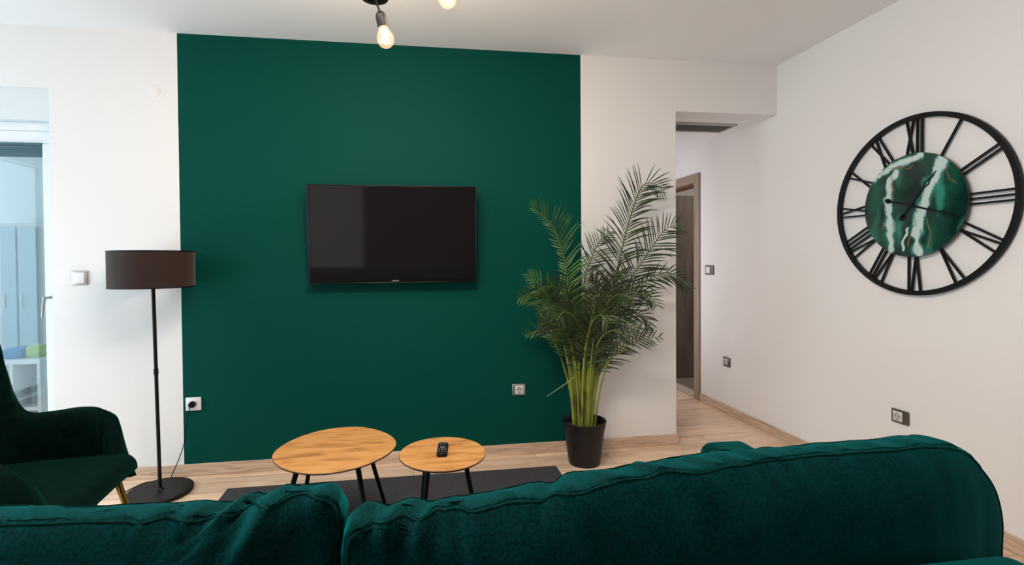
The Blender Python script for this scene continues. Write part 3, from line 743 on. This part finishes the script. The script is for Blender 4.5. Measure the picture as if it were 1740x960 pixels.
# remote control
rem = thing('remote_control', (0.125, 2.14, 0.45), 'short black remote control lying on the smaller oak table', 'remote control')
RA = Matrix.Translation((0.125, 2.14, 0.45)) @ Matrix.Rotation(R(-7), 4, 'Z')
bm = bmesh.new(); bmesh.ops.create_cube(bm, size=1.0)
for v in bm.verts: v.co = Vector((v.co.x * 0.044, v.co.y * 0.132, 0.0095 + v.co.z * 0.019))
bmesh.ops.bevel(bm, geom=bm.edges[:], offset=0.005, segments=3, affect='EDGES')
b = MB(); b.addbm(bm, 0, RA); bm.free(); b.build('body', M_black, rem, True, 50)
def button(u, v, rx, ry, m_):
    n = 14; vs = [RA @ Vector((u + rx * math.cos(2 * PI * k / n), v + ry * math.sin(2 * PI * k / n), z)) for z in (0.0185, 0.0205) for k in range(n)]
    MB().add(vs, [(k, (k + 1) % n, n + (k + 1) % n, n + k) for k in range(n)] + [tuple(range(n, 2 * n)), tuple(range(n - 1, -1, -1))]).build('button', m_, rem)
M_btn = mat('grey_button', (0.10, 0.10, 0.11), 0.5); M_btnw = mat('light_button', (0.35, 0.36, 0.38), 0.5)
for v in (0.050, 0.030, -0.038, -0.054):
    for u in (-0.012, 0.0, 0.012): button(u, v, 0.0036, 0.0028, M_btnw if v == 0.05 else M_btn)
button(0, -0.004, 0.0125, 0.0125, M_btn)
for (u, v) in ((-0.013, -0.022), (0.013, -0.022), (0, -0.026)): button(u, v, 0.0028, 0.002, M_btnw)

# ------------------------------------------------------------------ wall clock
CX, CY, CZ = XR, 2.199, 1.535
clock = thing('wall_clock', (CX, CY, CZ), 'large black skeleton wall clock with roman numerals and green marbled centre', 'clock')
def C3(a, z, d): return Vector((CX - d, CY - a, CZ + z))       # a to the right on the wall, z up, d out from it
def flat_ring(mb, r0, r1, d0, d1, n=160):
    vs = []
    for (r_, d) in ((r0, d0), (r1, d0), (r1, d1), (r0, d1)):
        vs += [C3(r_ * math.sin(2 * PI * k / n), r_ * math.cos(2 * PI * k / n), d) for k in range(n)]
    mb.add(vs, [(j * n + k, j * n + (k + 1) % n, ((j + 1) % 4) * n + (k + 1) % n, ((j + 1) % 4) * n + k) for j in range(4) for k in range(n)])
    return mb
flat_ring(MB(), 0.434, 0.458, 0.008, 0.024).build('outer_ring', M_black, clock, True, 40)
def bar(mb, ang, s0, r0, s1, r1, wd=0.0088, d0=0.010, d1=0.020):
    # a bar from (sideways s0, radius r0) to (s1, r1) in the numeral's own frame turned by ang clockwise from 12
    ca, sa = math.cos(ang), math.sin(ang)
    def W(s, r_): return (s * ca + r_ * sa, -s * sa + r_ * ca)
    dx, dr = s1 - s0, r1 - r0; L = math.hypot(dx, dr); px, pr = -dr / L * wd / 2, dx / L * wd / 2
    q = [W(s0 + px, r0 + pr), W(s0 - px, r0 - pr), W(s1 - px, r1 - pr), W(s1 + px, r1 + pr)]
    vs = [C3(a, z, d0) for a, z in q] + [C3(a, z, d1) for a, z in q]
    mb.add(vs, [(0, 1, 2, 3), (7, 6, 5, 4), (0, 4, 5, 1), (1, 5, 6, 2), (2, 6, 7, 3), (3, 7, 4, 0)])
ROM = {1: 'I', 2: 'II', 3: 'III', 4: 'IV', 5: 'V', 6: 'VI', 7: 'VII', 8: 'VIII', 9: 'IX', 10: 'X', 11: 'XI', 12: 'XII'}
WI, WV, WXX = 0.0235, 0.052, 0.050
r0, r1 = 0.250, 0.438
for h_ in range(1, 13):
    s = ROM[h_]; tot = sum({'I': WI, 'V': WV, 'X': WXX}[c_] for c_ in s); u = -tot / 2
    mb = MB(); ang = 2 * PI * h_ / 12
    for c_ in s:
        w_ = {'I': WI, 'V': WV, 'X': WXX}[c_]; mid = u + w_ / 2
        if c_ == 'I': bar(mb, ang, mid, r0, mid, r1)
        if c_ == 'V': bar(mb, ang, mid, r0, mid - w_ * 0.42, r1); bar(mb, ang, mid, r0, mid + w_ * 0.42, r1, d0=0.0105, d1=0.0205)
        if c_ == 'X': bar(mb, ang, mid - w_ * 0.36, r0, mid + w_ * 0.36, r1); bar(mb, ang, mid + w_ * 0.36, r0, mid - w_ * 0.36, r1, d0=0.0105, d1=0.0205)
        u += w_
    mb.build('numeral', M_black, clock)
# marbled resin disc: white rivers and copper veins poured on green
def wz(y, z): return (CY - y, z - CZ)
rivers = [([wz(2.150, 1.768), wz(2.223, 1.762), wz(2.291, 1.757), wz(2.364, 1.728), wz(2.41, 1.70)], 0.022),
          ([wz(2.285, 1.705), wz(2.327, 1.653), wz(2.332, 1.585), wz(2.314, 1.492), wz(2.313, 1.40), wz(2.307, 1.321)], 0.026),
          ([wz(2.045, 1.73), wz(2.09, 1.651), wz(2.125, 1.571), wz(2.15, 1.477), wz(2.170, 1.393), wz(2.16, 1.29)], 0.032),
          ([wz(2.209, 1.41), wz(2.228, 1.363), wz(2.237, 1.31)], 0.009)]
veins = [[wz(2.376, 1.719), wz(2.327, 1.745), wz(2.268, 1.739), wz(2.211, 1.723), wz(2.19, 1.74)], [wz(2.303, 1.700), wz(2.295, 1.626), wz(2.302, 1.582)], [wz(2.035, 1.70), wz(2.016, 1.637), wz(1.988, 1.618)],
         [wz(2.193, 1.416), wz(2.206, 1.373), wz(2.212, 1.33)], [wz(2.118, 1.46), wz(2.103, 1.389), wz(2.113, 1.315)], [wz(2.36, 1.42), wz(2.345, 1.44), wz(2.35, 1.46)]]
NR, NA = 110, 360; Rd = 0.262
def mixc(a, b_, t): t = max(0, min(1, t)); return tuple(a[i] + (b_[i] - a[i]) * t for i in range(3))
vs = [C3(0, 0, 0.034)]; cols = []
def marble(a, z):
    w1 = noise.noise(Vector((a * 6, z * 6, 1.3))); w2 = noise.noise(Vector((a * 6, z * 6, 7.7)))
    w3 = noise.noise(Vector((a * 24, z * 24, 3.3))); w4 = noise.noise(Vector((a * 24, z * 24, 9.1)))
    w5 = noise.noise(Vector((a * 70, z * 70, 6.1))); w6 = noise.noise(Vector((a * 70, z * 70, 2.9)))
    A = a + w1 * 0.020 + w3 * 0.013 + w5 * 0.004; Z = z + w2 * 0.026 + w4 * 0.013 + w6 * 0.004
    g = noise.noise(Vector((A * 9 + 4, Z * 5, 0.5))) * 0.5 + 0.5 + 0.25 * noise.noise(Vector((A * 22, Z * 14, 2)))
    c_ = mixc((0.0015, 0.018, 0.016), (0.004, 0.085, 0.050), (g - 0.30) * 1.7)
    g2 = noise.noise(Vector((A * 14 + 9, Z * 7, 4.5)))
    c_ = mixc(c_, (0.03, 0.24, 0.17), (g2 - 0.28) * 2.2)
    for fo, wd in rivers:
        ds, tt = segdist(A, Z, fo)
        k = 1 - ds / (0.85 * wd * (1.0 + 0.7 * noise.noise(Vector((A * 18, Z * 18, 5)))))
        if k > -0.4: c_ = mixc(c_, (0.04, 0.24, 0.19), (k + 0.4) * 1.3)
        if k > 0: c_ = mixc(c_, (0.54, 0.68, 0.66), k * 2.4 + 1.1 * noise.noise(Vector((A * 45, Z * 9, 3))) + 0.4 * noise.noise(Vector((A * 110, Z * 30, 8))) - 0.1)
    for fo in veins:
        ds, tt = segdist(a + w3 * 0.006, z + w4 * 0.006, fo)
        if ds < 0.0035: c_ = mixc(c_, (0.34, 0.14, 0.05), (1 - ds / 0.0035) * 1.1 * (0.4 + 0.6 * (0.5 + w3)))
    return c_
cols.append(marble(0, 0)); fs = []
for i in range(1, NR + 1):
    r_ = Rd * i / NR
    for k in range(NA):
        a, z = r_ * math.sin(2 * PI * k / NA), r_ * math.cos(2 * PI * k / NA)
        vs.append(C3(a, z, 0.034)); cols.append(marble(a, z))
for k in range(NA): fs.append((0, 1 + k, 1 + (k + 1) % NA))
for i in range(NR - 1):
    for k in range(NA): fs.append((1 + i * NA + k, 1 + (i + 1) * NA + k, 1 + (i + 1) * NA + (k + 1) % NA, 1 + i * NA + (k + 1) % NA))
me = bpy.data.meshes.new('face_disc'); me.from_pydata(vs, [], fs)
at_ = me.color_attributes.new('marble', 'FLOAT_COLOR', 'POINT')
for i, c_ in enumerate(cols): at_.data[i].color = (*c_, 1)
M_marble = mat('green_marbled_resin', (0, 0.1, 0.08), 0.14)
nt = M_marble.node_tree; an_ = node(nt, 'ShaderNodeVertexColor'); an_.layer_name = 'marble'; nt.links.new(an_.outputs[0], nt.nodes['Principled BSDF'].inputs['Base Color'])
me.materials.append(M_marble)
fd = bpy.data.objects.new('face_disc', me); col.objects.link(fd); fd.parent = clock; fd.location = -Vector(clock.location)
M_disc = mat('copper_disc_edge', (0.05, 0.025, 0.015), 0.45)
flat_ring(MB(), 0.18, 0.2622, 0.022, 0.0335, 160).build('disc_rim', M_disc, clock, True, 40)
MB().box(CX - 0.02, CX, CY - 0.06, CY + 0.06, CZ - 0.06, CZ + 0.06).build('movement_box', M_black, clock)
def hand(tip, tail, wd, d, diamond, hub, name):
    T = Vector(tip); U = Vector(tail); dirv = (T - U).normalized(); nv = Vector((-dirv.y, dirv.x))
    mb = MB()
    def strip(ps):                                              # (point, half width)
        vs = []
        for (p, w_) in ps: vs += [C3(*(p + nv * w_), d), C3(*(p - nv * w_), d), C3(*(p - nv * w_), d + 0.0018), C3(*(p + nv * w_), d + 0.0018)]
        fs = [(0, 1, 2, 3), tuple(4 * (len(ps) - 1) + q for q in (3, 2, 1, 0))]
        for i in range(len(ps) - 1):
            for q in range(4): fs.append((4 * i + q, 4 * i + (q + 1) % 4, 4 * i + 4 + (q + 1) % 4, 4 * i + 4 + q))
        mb.add(vs, fs)
    L = T.length; o = Vector((0, 0))
    dm0, dm1 = diamond
    strip([(U, wd * 0.8), (o, wd), (dirv * (L * dm0), wd * 0.6)])
    # open lozenge made of four slim bars
    m0 = dirv * (L * dm0); m1 = dirv * (L * dm1); mm_ = dirv * (L * (dm0 + dm1) / 2)
    for sgn in (-1, 1):
        k = mm_ + nv * (0.011 * sgn)
        for (p, q) in ((m0, k), (k, m1)):
            dv = (q - p).normalized(); nn = Vector((-dv.y, dv.x)) * 0.0024
            vs = [C3(*(p + nn), d), C3(*(p - nn), d), C3(*(q - nn), d), C3(*(q + nn), d), C3(*(p + nn), d + 0.0018), C3(*(p - nn), d + 0.0018), C3(*(q - nn), d + 0.0018), C3(*(q + nn), d + 0.0018)]
            mb.add(vs, [(0, 1, 2, 3), (7, 6, 5, 4), (0, 4, 5, 1), (1, 5, 6, 2), (2, 6, 7, 3), (3, 7, 4, 0)])
    strip([(m1, wd * 0.7), (T - dirv * 0.03, wd * 0.9), (T, wd * 0.15)])
    # tail leaf
    c_ = U; n = 20
    vs = [C3(*(c_ + Vector((dirv.x * 0.019 * math.cos(2 * PI * k / n) + nv.x * 0.0125 * math.sin(2 * PI * k / n), dirv.y * 0.019 * math.cos(2 * PI * k / n) + nv.y * 0.0125 * math.sin(2 * PI * k / n)))), dd) for dd in (d, d + 0.0018) for k in range(n)]
    mb.add(vs, [(k, (k + 1) % n, n + (k + 1) % n, n + k) for k in range(n)] + [tuple(range(n - 1, -1, -1)), tuple(range(n, 2 * n))])
    mb.build(name, M_black, clock)
hand((CY - 1.979, 1.458 - CZ), (CY - 2.318, 1.570 - CZ), 0.0056, 0.0395, (0.62, 0.80), True, 'minute_hand')
hand((CY - 2.075, 1.690 - CZ), (CY - 2.243, 1.476 - CZ), 0.0056, 0.0365, (0.50, 0.78), True, 'hour_hand')
MB().lathe([(0.0, 0), (0.012, 0), (0.012, 0.009), (0.0, 0.011)], C3(0, 0, 0.034), 28, axis=(-1, 0, 0)).build('hub_cap', M_black, clock, True)

# ------------------------------------------------------------------ ceiling lamp with bare bulbs
HX, HY, HZ = -0.118, 1.80, 2.195
cl = thing('ceiling_lamp', (HX, HY, HZ), 'black multi-arm ceiling lamp with glowing bare bulbs', 'ceiling lamp')
MB().lathe([(0.0, 0.0), (0.030, 0.0), (0.047, 0.004), (0.050, 0.012), (0.050, 0.045), (0.044, 0.052), (0.0, 0.052)], (HX, HY, HZ - 0.006), 48).build('hub', M_black, cl, True)
MB().tube([(HX, HY, HZ + 0.04), (HX, HY, H - 0.02)], 0.008, 16).build('stem', M_black, cl, True)
MB().lathe([(0.0, 0), (0.055, 0), (0.06, 0.006), (0.06, 0.024), (0, 0.024)], (HX, HY, H - 0.024), 48).build('ceiling_rose', M_black, cl, True)
M_bulb = bpy.data.materials.new('glowing_bulb_glass'); M_bulb.use_nodes = True
nt = M_bulb.node_tree; nt.nodes.clear()
o_ = node(nt, 'ShaderNodeOutputMaterial'); mx = node(nt, 'ShaderNodeMixShader'); em = node(nt, 'ShaderNodeEmission'); tr = node(nt, 'ShaderNodeBsdfTransparent'); ad = node(nt, 'ShaderNodeAddShader'); gl = node(nt, 'ShaderNodeBsdfGlossy')
em.inputs[0].default_value = (1.0, 0.66, 0.40, 1); em.inputs[1].default_value = 0.38
tr.inputs[0].default_value = (1, 0.93, 0.85, 1); gl.inputs['Roughness'].default_value = 0.05; mx.inputs[0].default_value = 0.08
nt.links.new(tr.outputs[0], mx.inputs[1]); nt.links.new(gl.outputs[0], mx.inputs[2]); nt.links.new(mx.outputs[0], ad.inputs[0]); nt.links.new(em.outputs[0], ad.inputs[1]); nt.links.new(ad.outputs[0], o_.inputs[0])
M_fil = bpy.data.materials.new('glowing_filament'); M_fil.use_nodes = True
nt = M_fil.node_tree; nt.nodes.clear(); o_ = node(nt, 'ShaderNodeOutputMaterial'); em = node(nt, 'ShaderNodeEmission'); em.inputs[0].default_value = (1.0, 0.80, 0.55, 1); em.inputs[1].default_value = 14.0
nt.links.new(em.outputs[0], o_.inputs[0])
def lamp_arm(joint, dirv, start):
    """arm from the hub to the joint, socket and bulb pointing along dirv"""
    J = Vector(joint); dv = Vector(dirv).normalized()
    arm = MB().tube([start, J], 0.0042, 12).build('arm', M_black, cl, True)
    sk = MB().lathe([(0.0, 0), (0.010, 0.001), (0.0165, 0.008), (0.0185, 0.018), (0.0190, 0.050), (0.0175, 0.056), (0.0, 0.056)], J, 32, axis=dv).build('lamp_socket', M_black, cl, True)
    B = J + dv * 0.052
    MB().lathe([(0.0128, 0), (0.0128, 0.010)], B, 24, axis=dv).build('bulb_cap', M_bulbcap, sk, True)
    prof = [(0.0135, 0.004), (0.0175, 0.012), (0.0245, 0.024), (0.0290, 0.036), (0.0300, 0.045), (0.0285, 0.055), (0.0235, 0.065), (0.0150, 0.072), (0.006, 0.0752), (0.0, 0.0757)]
    bl = MB().lathe(prof, B, 36, axis=dv).build('bulb', M_bulb, cl, True)
    a = dv.orthogonal().normalized(); c_ = dv.cross(a); f = MB()
    for k in range(4):
        an = PI / 4 + k * PI / 2; u = a * math.cos(an) + c_ * math.sin(an)
        f.tube([B + dv * 0.016 + u * 0.006, B + dv * 0.058 + u * 0.012], 0.0013, 6)
    f.build('filament', M_fil, bl)
    d = bpy.data.lights.new('bulb_light', 'POINT'); d.energy = LAMP_W; d.color = (1.0, 0.80, 0.62); d.shadow_soft_size = 0.013
    lo = bpy.data.objects.new('bulb_light', d); lo.location = B + dv * 0.046; col.objects.link(lo)
lamp_arm((-0.101, 1.80, 2.148), (0.20, 0.0, -1.0), (HX, HY, HZ))
lamp_arm((0.065, 1.80, 2.27), (0.80, -0.02, -0.72), (HX + 0.03, HY, HZ + 0.022))
lamp_arm((-0.30, 1.70, 2.33), (-0.8, -0.3, 0.1), (HX - 0.03, HY, HZ + 0.022))
lamp_arm((-0.02, 1.58, 2.26), (0.3, -0.9, -0.15), (HX, HY - 0.03, HZ + 0.022))
lamp_arm((-0.20, 1.98, 2.42), (-0.3, 0.7, 0.45), (HX, HY + 0.03, HZ + 0.022))

# ------------------------------------------------------------------ palm in its pot
PX, PY = 1.060, 2.985
palm = thing('potted_palm', (PX, PY, 0), 'tall areca palm in a black plastic pot between green wall and hallway', 'potted plant')
MB().lathe([(0.0, 0.0), (0.092, 0.0), (0.096, 0.004), (0.126, 0.225), (0.131, 0.232), (0.134, 0.262), (0.138, 0.268), (0.134, 0.272), (0.126, 0.268), (0.122, 0.235), (0.118, 0.21), (0.0, 0.21)], (PX, PY, 0), 64).build('pot', M_pot, palm, True, 60)
b = MB(); n = 40; vs = [(PX, PY, 0.235)]; fs = []
for i in range(1, 7):
    for k in range(n):
        r_ = 0.1195 * i / 6; a = 2 * PI * k / n
        vs.append((PX + r_ * math.cos(a), PY + r_ * math.sin(a), 0.228 + 0.008 * noise.noise(Vector((math.cos(a) * i, math.sin(a) * i, 0)))))
for k in range(n): fs.append((0, 1 + k, 1 + (k + 1) % n))
for i in range(5):
    for k in range(n): fs.append((1 + i * n + k, 1 + (i + 1) * n + k, 1 + (i + 1) * n + (k + 1) % n, 1 + i * n + (k + 1) % n))
b.add(vs, fs).build('soil', M_soil, palm, True)
FR = [
[(1.098, 2.98, 0.229), (1.119, 2.981, 0.465), (1.168, 2.984, 0.722), (1.249, 2.989, 1.053), (1.295, 2.996, 1.241), (1.359, 3.005, 1.476), (1.428, 3.016, 1.665), (1.482, 3.028, 1.75), (1.546, 3.043, 1.761), (1.632, 3.06, 1.726)],
[(1.117, 3.0, 0.222), (1.145, 2.999, 0.459), (1.212, 2.997, 0.755), (1.328, 2.993, 1.033), (1.389, 2.988, 1.174), (1.434, 2.98, 1.24), (1.517, 2.972, 1.359), (1.587, 2.962, 1.452), (1.664, 2.95, 1.492)],
[(1.106, 2.98, 0.229), (1.133, 2.977, 0.502), (1.201, 2.969, 0.834), (1.323, 2.955, 1.057), (1.423, 2.935, 1.116), (1.508, 2.91, 1.174), (1.577, 2.879, 1.185), (1.641, 2.842, 1.138), (1.663, 2.8, 1.097)],
[(1.07, 3.02, 0.218), (1.068, 3.022, 0.494), (1.076, 3.027, 0.83), (1.088, 3.035, 1.15), (1.132, 3.047, 1.269), (1.185, 3.062, 1.374), (1.268, 3.08, 1.451)],
[(1.01, 2.98, 0.234), (0.996, 2.978, 0.508), (0.977, 2.972, 0.84), (0.956, 2.962, 1.089), (0.93, 2.948, 1.256), (0.888, 2.929, 1.381), (0.838, 2.907, 1.479), (0.773, 2.88, 1.536), (0.701, 2.85, 1.578)],
[(0.988, 2.96, 0.242), (0.969, 2.956, 0.478), (0.925, 2.942, 0.737), (0.86, 2.92, 0.936), (0.797, 2.889, 1.029), (0.708, 2.849, 1.075), (0.599, 2.8, 1.053)],
[(1.016, 3.02, 0.221), (0.999, 3.021, 0.498), (0.959, 3.023, 0.796), (0.915, 3.028, 0.982), (0.871, 3.033, 1.06), (0.79, 3.041, 1.131), (0.721, 3.05, 1.184)],
[(1.008, 3.03, 0.218), (0.983, 3.033, 0.458), (0.918, 3.041, 0.683), (0.853, 3.055, 0.809), (0.793, 3.075, 0.823), (0.707, 3.1, 0.792)],
[(1.076, 2.97, 0.234), (1.095, 2.967, 0.543), (1.157, 2.957, 0.837), (1.209, 2.94, 1.038), (1.223, 2.917, 1.13), (1.244, 2.887, 1.196), (1.288, 2.85, 1.168)],
[(1.083, 2.97, 0.233), (1.114, 2.965, 0.543), (1.174, 2.951, 0.8), (1.249, 2.928, 0.948), (1.357, 2.894, 1.057), (1.432, 2.852, 1.041), (1.454, 2.8, 0.984)],
[(1.086, 3.0, 0.223), (1.118, 2.997, 0.498), (1.177, 2.989, 0.721), (1.269, 2.975, 0.876), (1.385, 2.956, 0.934), (1.444, 2.931, 0.902), (1.452, 2.9, 0.836)],
[(1.106, 2.98, 0.229), (1.147, 2.973, 0.529), (1.224, 2.951, 0.656), (1.293, 2.915, 0.729), (1.388, 2.865, 0.782), (1.473, 2.8, 0.807)],
[(1.109, 3.02, 0.216), (1.158, 3.021, 0.491), (1.242, 3.025, 0.675), (1.324, 3.031, 0.739), (1.42, 3.039, 0.78), (1.543, 3.05, 0.829)],
[(1.034, 2.96, 0.239), (1.02, 2.95, 0.514), (0.992, 2.918, 0.775), (0.931, 2.866, 0.926), (0.827, 2.794, 1.005), (0.697, 2.7, 0.983)],
[(1.038, 2.95, 0.243), (1.043, 2.938, 0.552), (1.061, 2.902, 0.811), (1.076, 2.842, 0.995), (1.052, 2.758, 1.105), (0.97, 2.65, 1.158)],
[(1.026, 2.97, 0.237), (1.014, 2.961, 0.694), (0.98, 2.935, 0.953), (0.911, 2.891, 1.065), (0.82, 2.829, 1.116), (0.701, 2.75, 1.105)],
[(1.053, 2.95, 0.242), (1.074, 2.94, 0.623), (1.102, 2.91, 0.845), (1.157, 2.86, 0.992), (1.209, 2.79, 1.067), (1.262, 2.7, 1.031)],
[(1.066, 3.03, 0.215), (1.062, 3.036, 0.604), (1.058, 3.052, 0.827), (1.041, 3.081, 0.975), (1.074, 3.12, 1.124)],
[(1.068, 2.97, 0.234), (1.089, 2.961, 0.545), (1.13, 2.935, 0.804), (1.162, 2.891, 0.917), (1.255, 2.829, 0.904), (1.311, 2.75, 0.854)],
[(1.019, 2.96, 0.24), (1.002, 2.95, 0.551), (0.963, 2.922, 0.739), (0.886, 2.874, 0.856), (0.795, 2.806, 0.908), (0.702, 2.72, 0.908)],
[(1.086, 3.02, 0.217), (1.104, 3.023, 0.605), (1.156, 3.033, 0.902), (1.226, 3.049, 1.049), (1.303, 3.071, 1.104), (1.376, 3.1, 1.121)],
[(1.049, 2.96, 0.239), (1.051, 2.95, 0.549), (1.029, 2.918, 0.774), (0.975, 2.866, 0.907), (0.879, 2.794, 0.969), (0.799, 2.7, 0.931)],
[(1.068, 2.96, 0.238), (1.081, 2.95, 0.511), (1.105, 2.922, 0.698), (1.143, 2.874, 0.813), (1.19, 2.806, 0.849), (1.224, 2.72, 0.816)],
[(1.031, 2.94, 0.246), (1.032, 2.93, 0.518), (1.042, 2.902, 0.74), (1.062, 2.854, 0.889), (1.091, 2.786, 0.948), (1.11, 2.7, 0.906)],
]
# per frond: leaf length left / right of the spine, fraction of the path that is bare stalk, droop, bright?
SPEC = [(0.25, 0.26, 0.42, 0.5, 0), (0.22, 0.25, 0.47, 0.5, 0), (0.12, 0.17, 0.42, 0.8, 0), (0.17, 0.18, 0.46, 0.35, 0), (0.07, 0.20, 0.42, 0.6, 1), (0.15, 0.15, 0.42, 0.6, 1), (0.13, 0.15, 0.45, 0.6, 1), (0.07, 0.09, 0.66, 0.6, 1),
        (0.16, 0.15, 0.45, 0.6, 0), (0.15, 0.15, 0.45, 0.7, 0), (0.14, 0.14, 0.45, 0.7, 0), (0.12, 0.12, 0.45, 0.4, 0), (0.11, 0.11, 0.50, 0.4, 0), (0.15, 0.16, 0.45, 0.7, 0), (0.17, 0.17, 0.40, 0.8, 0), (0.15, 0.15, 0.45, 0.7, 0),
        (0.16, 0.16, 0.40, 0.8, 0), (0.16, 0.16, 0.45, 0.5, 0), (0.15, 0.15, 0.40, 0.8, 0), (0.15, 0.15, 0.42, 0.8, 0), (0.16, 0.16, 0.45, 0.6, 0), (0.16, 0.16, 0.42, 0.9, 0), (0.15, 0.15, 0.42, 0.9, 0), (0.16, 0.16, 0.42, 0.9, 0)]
def frond(pts, spec, seed):
    ll, lr, bare, droop, bright = spec
    rnd = random.Random(seed)
    p0 = Vector(pts[0]); off = Vector((PX, PY, 0)) - Vector((p0.x, p0.y, 0)); 
    base = Vector((p0.x, min(max(p0.y, PY - 0.085), PY + 0.085), 0.222))
    P3 = [base] + [Vector(p) for p in pts[1:]]
    P3[0].y = P3[0].y
    sp = catmull(P3, 10); N = len(sp)
    rad = [0.0072 * (1 - i / (N - 1)) ** 0.8 + 0.0012 for i in range(N)]
    b = MB().tube(sp, rad, 8, 0)
    L = [0.0]
    for i in range(1, N): L.append(L[-1] + (sp[i] - sp[i - 1]).length)
    tot = L[-1]
    def at(s):
        s = max(0, min(tot, s)); j = 0
        while j < N - 2 and L[j + 1] < s: j += 1
        t = (s - L[j]) / max(L[j + 1] - L[j], 1e-9)
        return sp[j].lerp(sp[j + 1], t), (sp[j + 1] - sp[j]).normalized()
    step = 0.0205; s = tot * bare; roll = rnd.uniform(-0.35, 0.35)
    while s < tot:
        u = (s - tot * bare) / (tot * (1 - bare))
        size = (0.45 + 0.55 * math.sin(PI * min(1, u * 1.25 + 0.12)) if u < 0.6 else 0.30 + 0.70 * (1 - ((u - 0.6) / 0.4) ** 1.4)) 
        p, tg = at(s)
        view = Vector((0, -1, 0)); side = tg.cross(view)
        if side.length < 0.25: side = Vector((1, 0, 0)) - tg * tg.x
        side.normalize(); nrm = side.cross(tg).normalized()
        side = (side * math.cos(roll) + nrm * math.sin(roll)).normalized()
        for sg, ml in ((-1, ll), (1, lr)):
            if rnd.random() < 0.05: continue
            ln = ml * size * rnd.uniform(0.86, 1.1)
            if ln < 0.012: continue
            fwd = 0.62 + 0.5 * u + rnd.uniform(-0.20, 0.20)
            d0 = (tg * fwd + side * sg + nrm * rnd.uniform(-0.4, 0.4)).normalized()
            wd = 0.0052 * (0.7 + 0.3 * ln / 0.25)
            q = p.copy(); dv = d0.copy(); K = 6; vs = []; 
            for k in range(K + 1):
                f = k / K
                w_ = wd * (math.sin(PI * min(1, f * 0.9 + 0.12)) ** 0.7) * (1 if f < 0.95 else 0.25)
                wv = dv.cross(nrm)
                if wv.length < 0.1: wv = dv.cross(Vector((0, 1, 0)))
                wv = (wv.normalized() + nrm * 0.35 * sg).normalized()
                fold_ = nrm * (w_ * 0.35)
                vs += [q - wv * w_ + fold_, q, q + wv * w_ + fold_]
                q = q + dv * (ln / K)
                dv = (dv + Vector((0, 0, -1)) * (droop * rnd.uniform(0.11, 0.22) * (0.4 + f)) * (ln / 0.16)).normalized()
                if q.y > D - 0.006: q.y = D - 0.006
            vs = [Vector((v.x, min(v.y, D - 0.003), v.z)) for v in vs]
            fs = []
            for k in range(K):
                fs += [(3 * k, 3 * k + 1, 3 * k + 4, 3 * k + 3), (3 * k + 1, 3 * k + 2, 3 * k + 5, 3 * k + 4)]
            b.add(vs, fs, 1)
        s += step * rnd.uniform(0.9, 1.12)
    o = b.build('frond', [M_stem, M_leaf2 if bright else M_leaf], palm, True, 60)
for i, (pts, sp_) in enumerate(zip(FR, SPEC)):
    frond(pts, sp_, 100 + i)
# bare young stalks that stand between the fronds, and one dry stalk hanging out over the rim
rnd = random.Random(5)
for k in range(15):
    a = rnd.uniform(0, 2 * PI); r_ = rnd.uniform(0.01, 0.075)
    x, y = PX + r_ * math.cos(a), PY + r_ * math.sin(a)
    lx = (x - PX) * rnd.uniform(1.0, 2.2) + rnd.uniform(-0.02, 0.02); hh = rnd.uniform(0.45, 0.78)
    pts = catmull([(x, y, 0.222), (x + lx * 0.35, y - 0.01, 0.222 + hh * 0.4), (x + lx, y - 0.03, 0.222 + hh * 0.75), (x + lx * 1.9, y - 0.05, 0.222 + hh)], 6)
    N = len(pts)
    MB().tube(pts, [0.0065 * (1 - 0.75 * i / (N - 1)) for i in range(N)], 8).build('stalk', M_stem, palm, True)
MB().tube([(0.985, 2.95, 0.55), (0.90, 2.93, 0.50), (0.80, 2.92, 0.445)], [0.002, 0.002, 0.001], 6).build('stalk', mat('dry_stalk', (0.35, 0.38, 0.25), 0.6), palm, True)
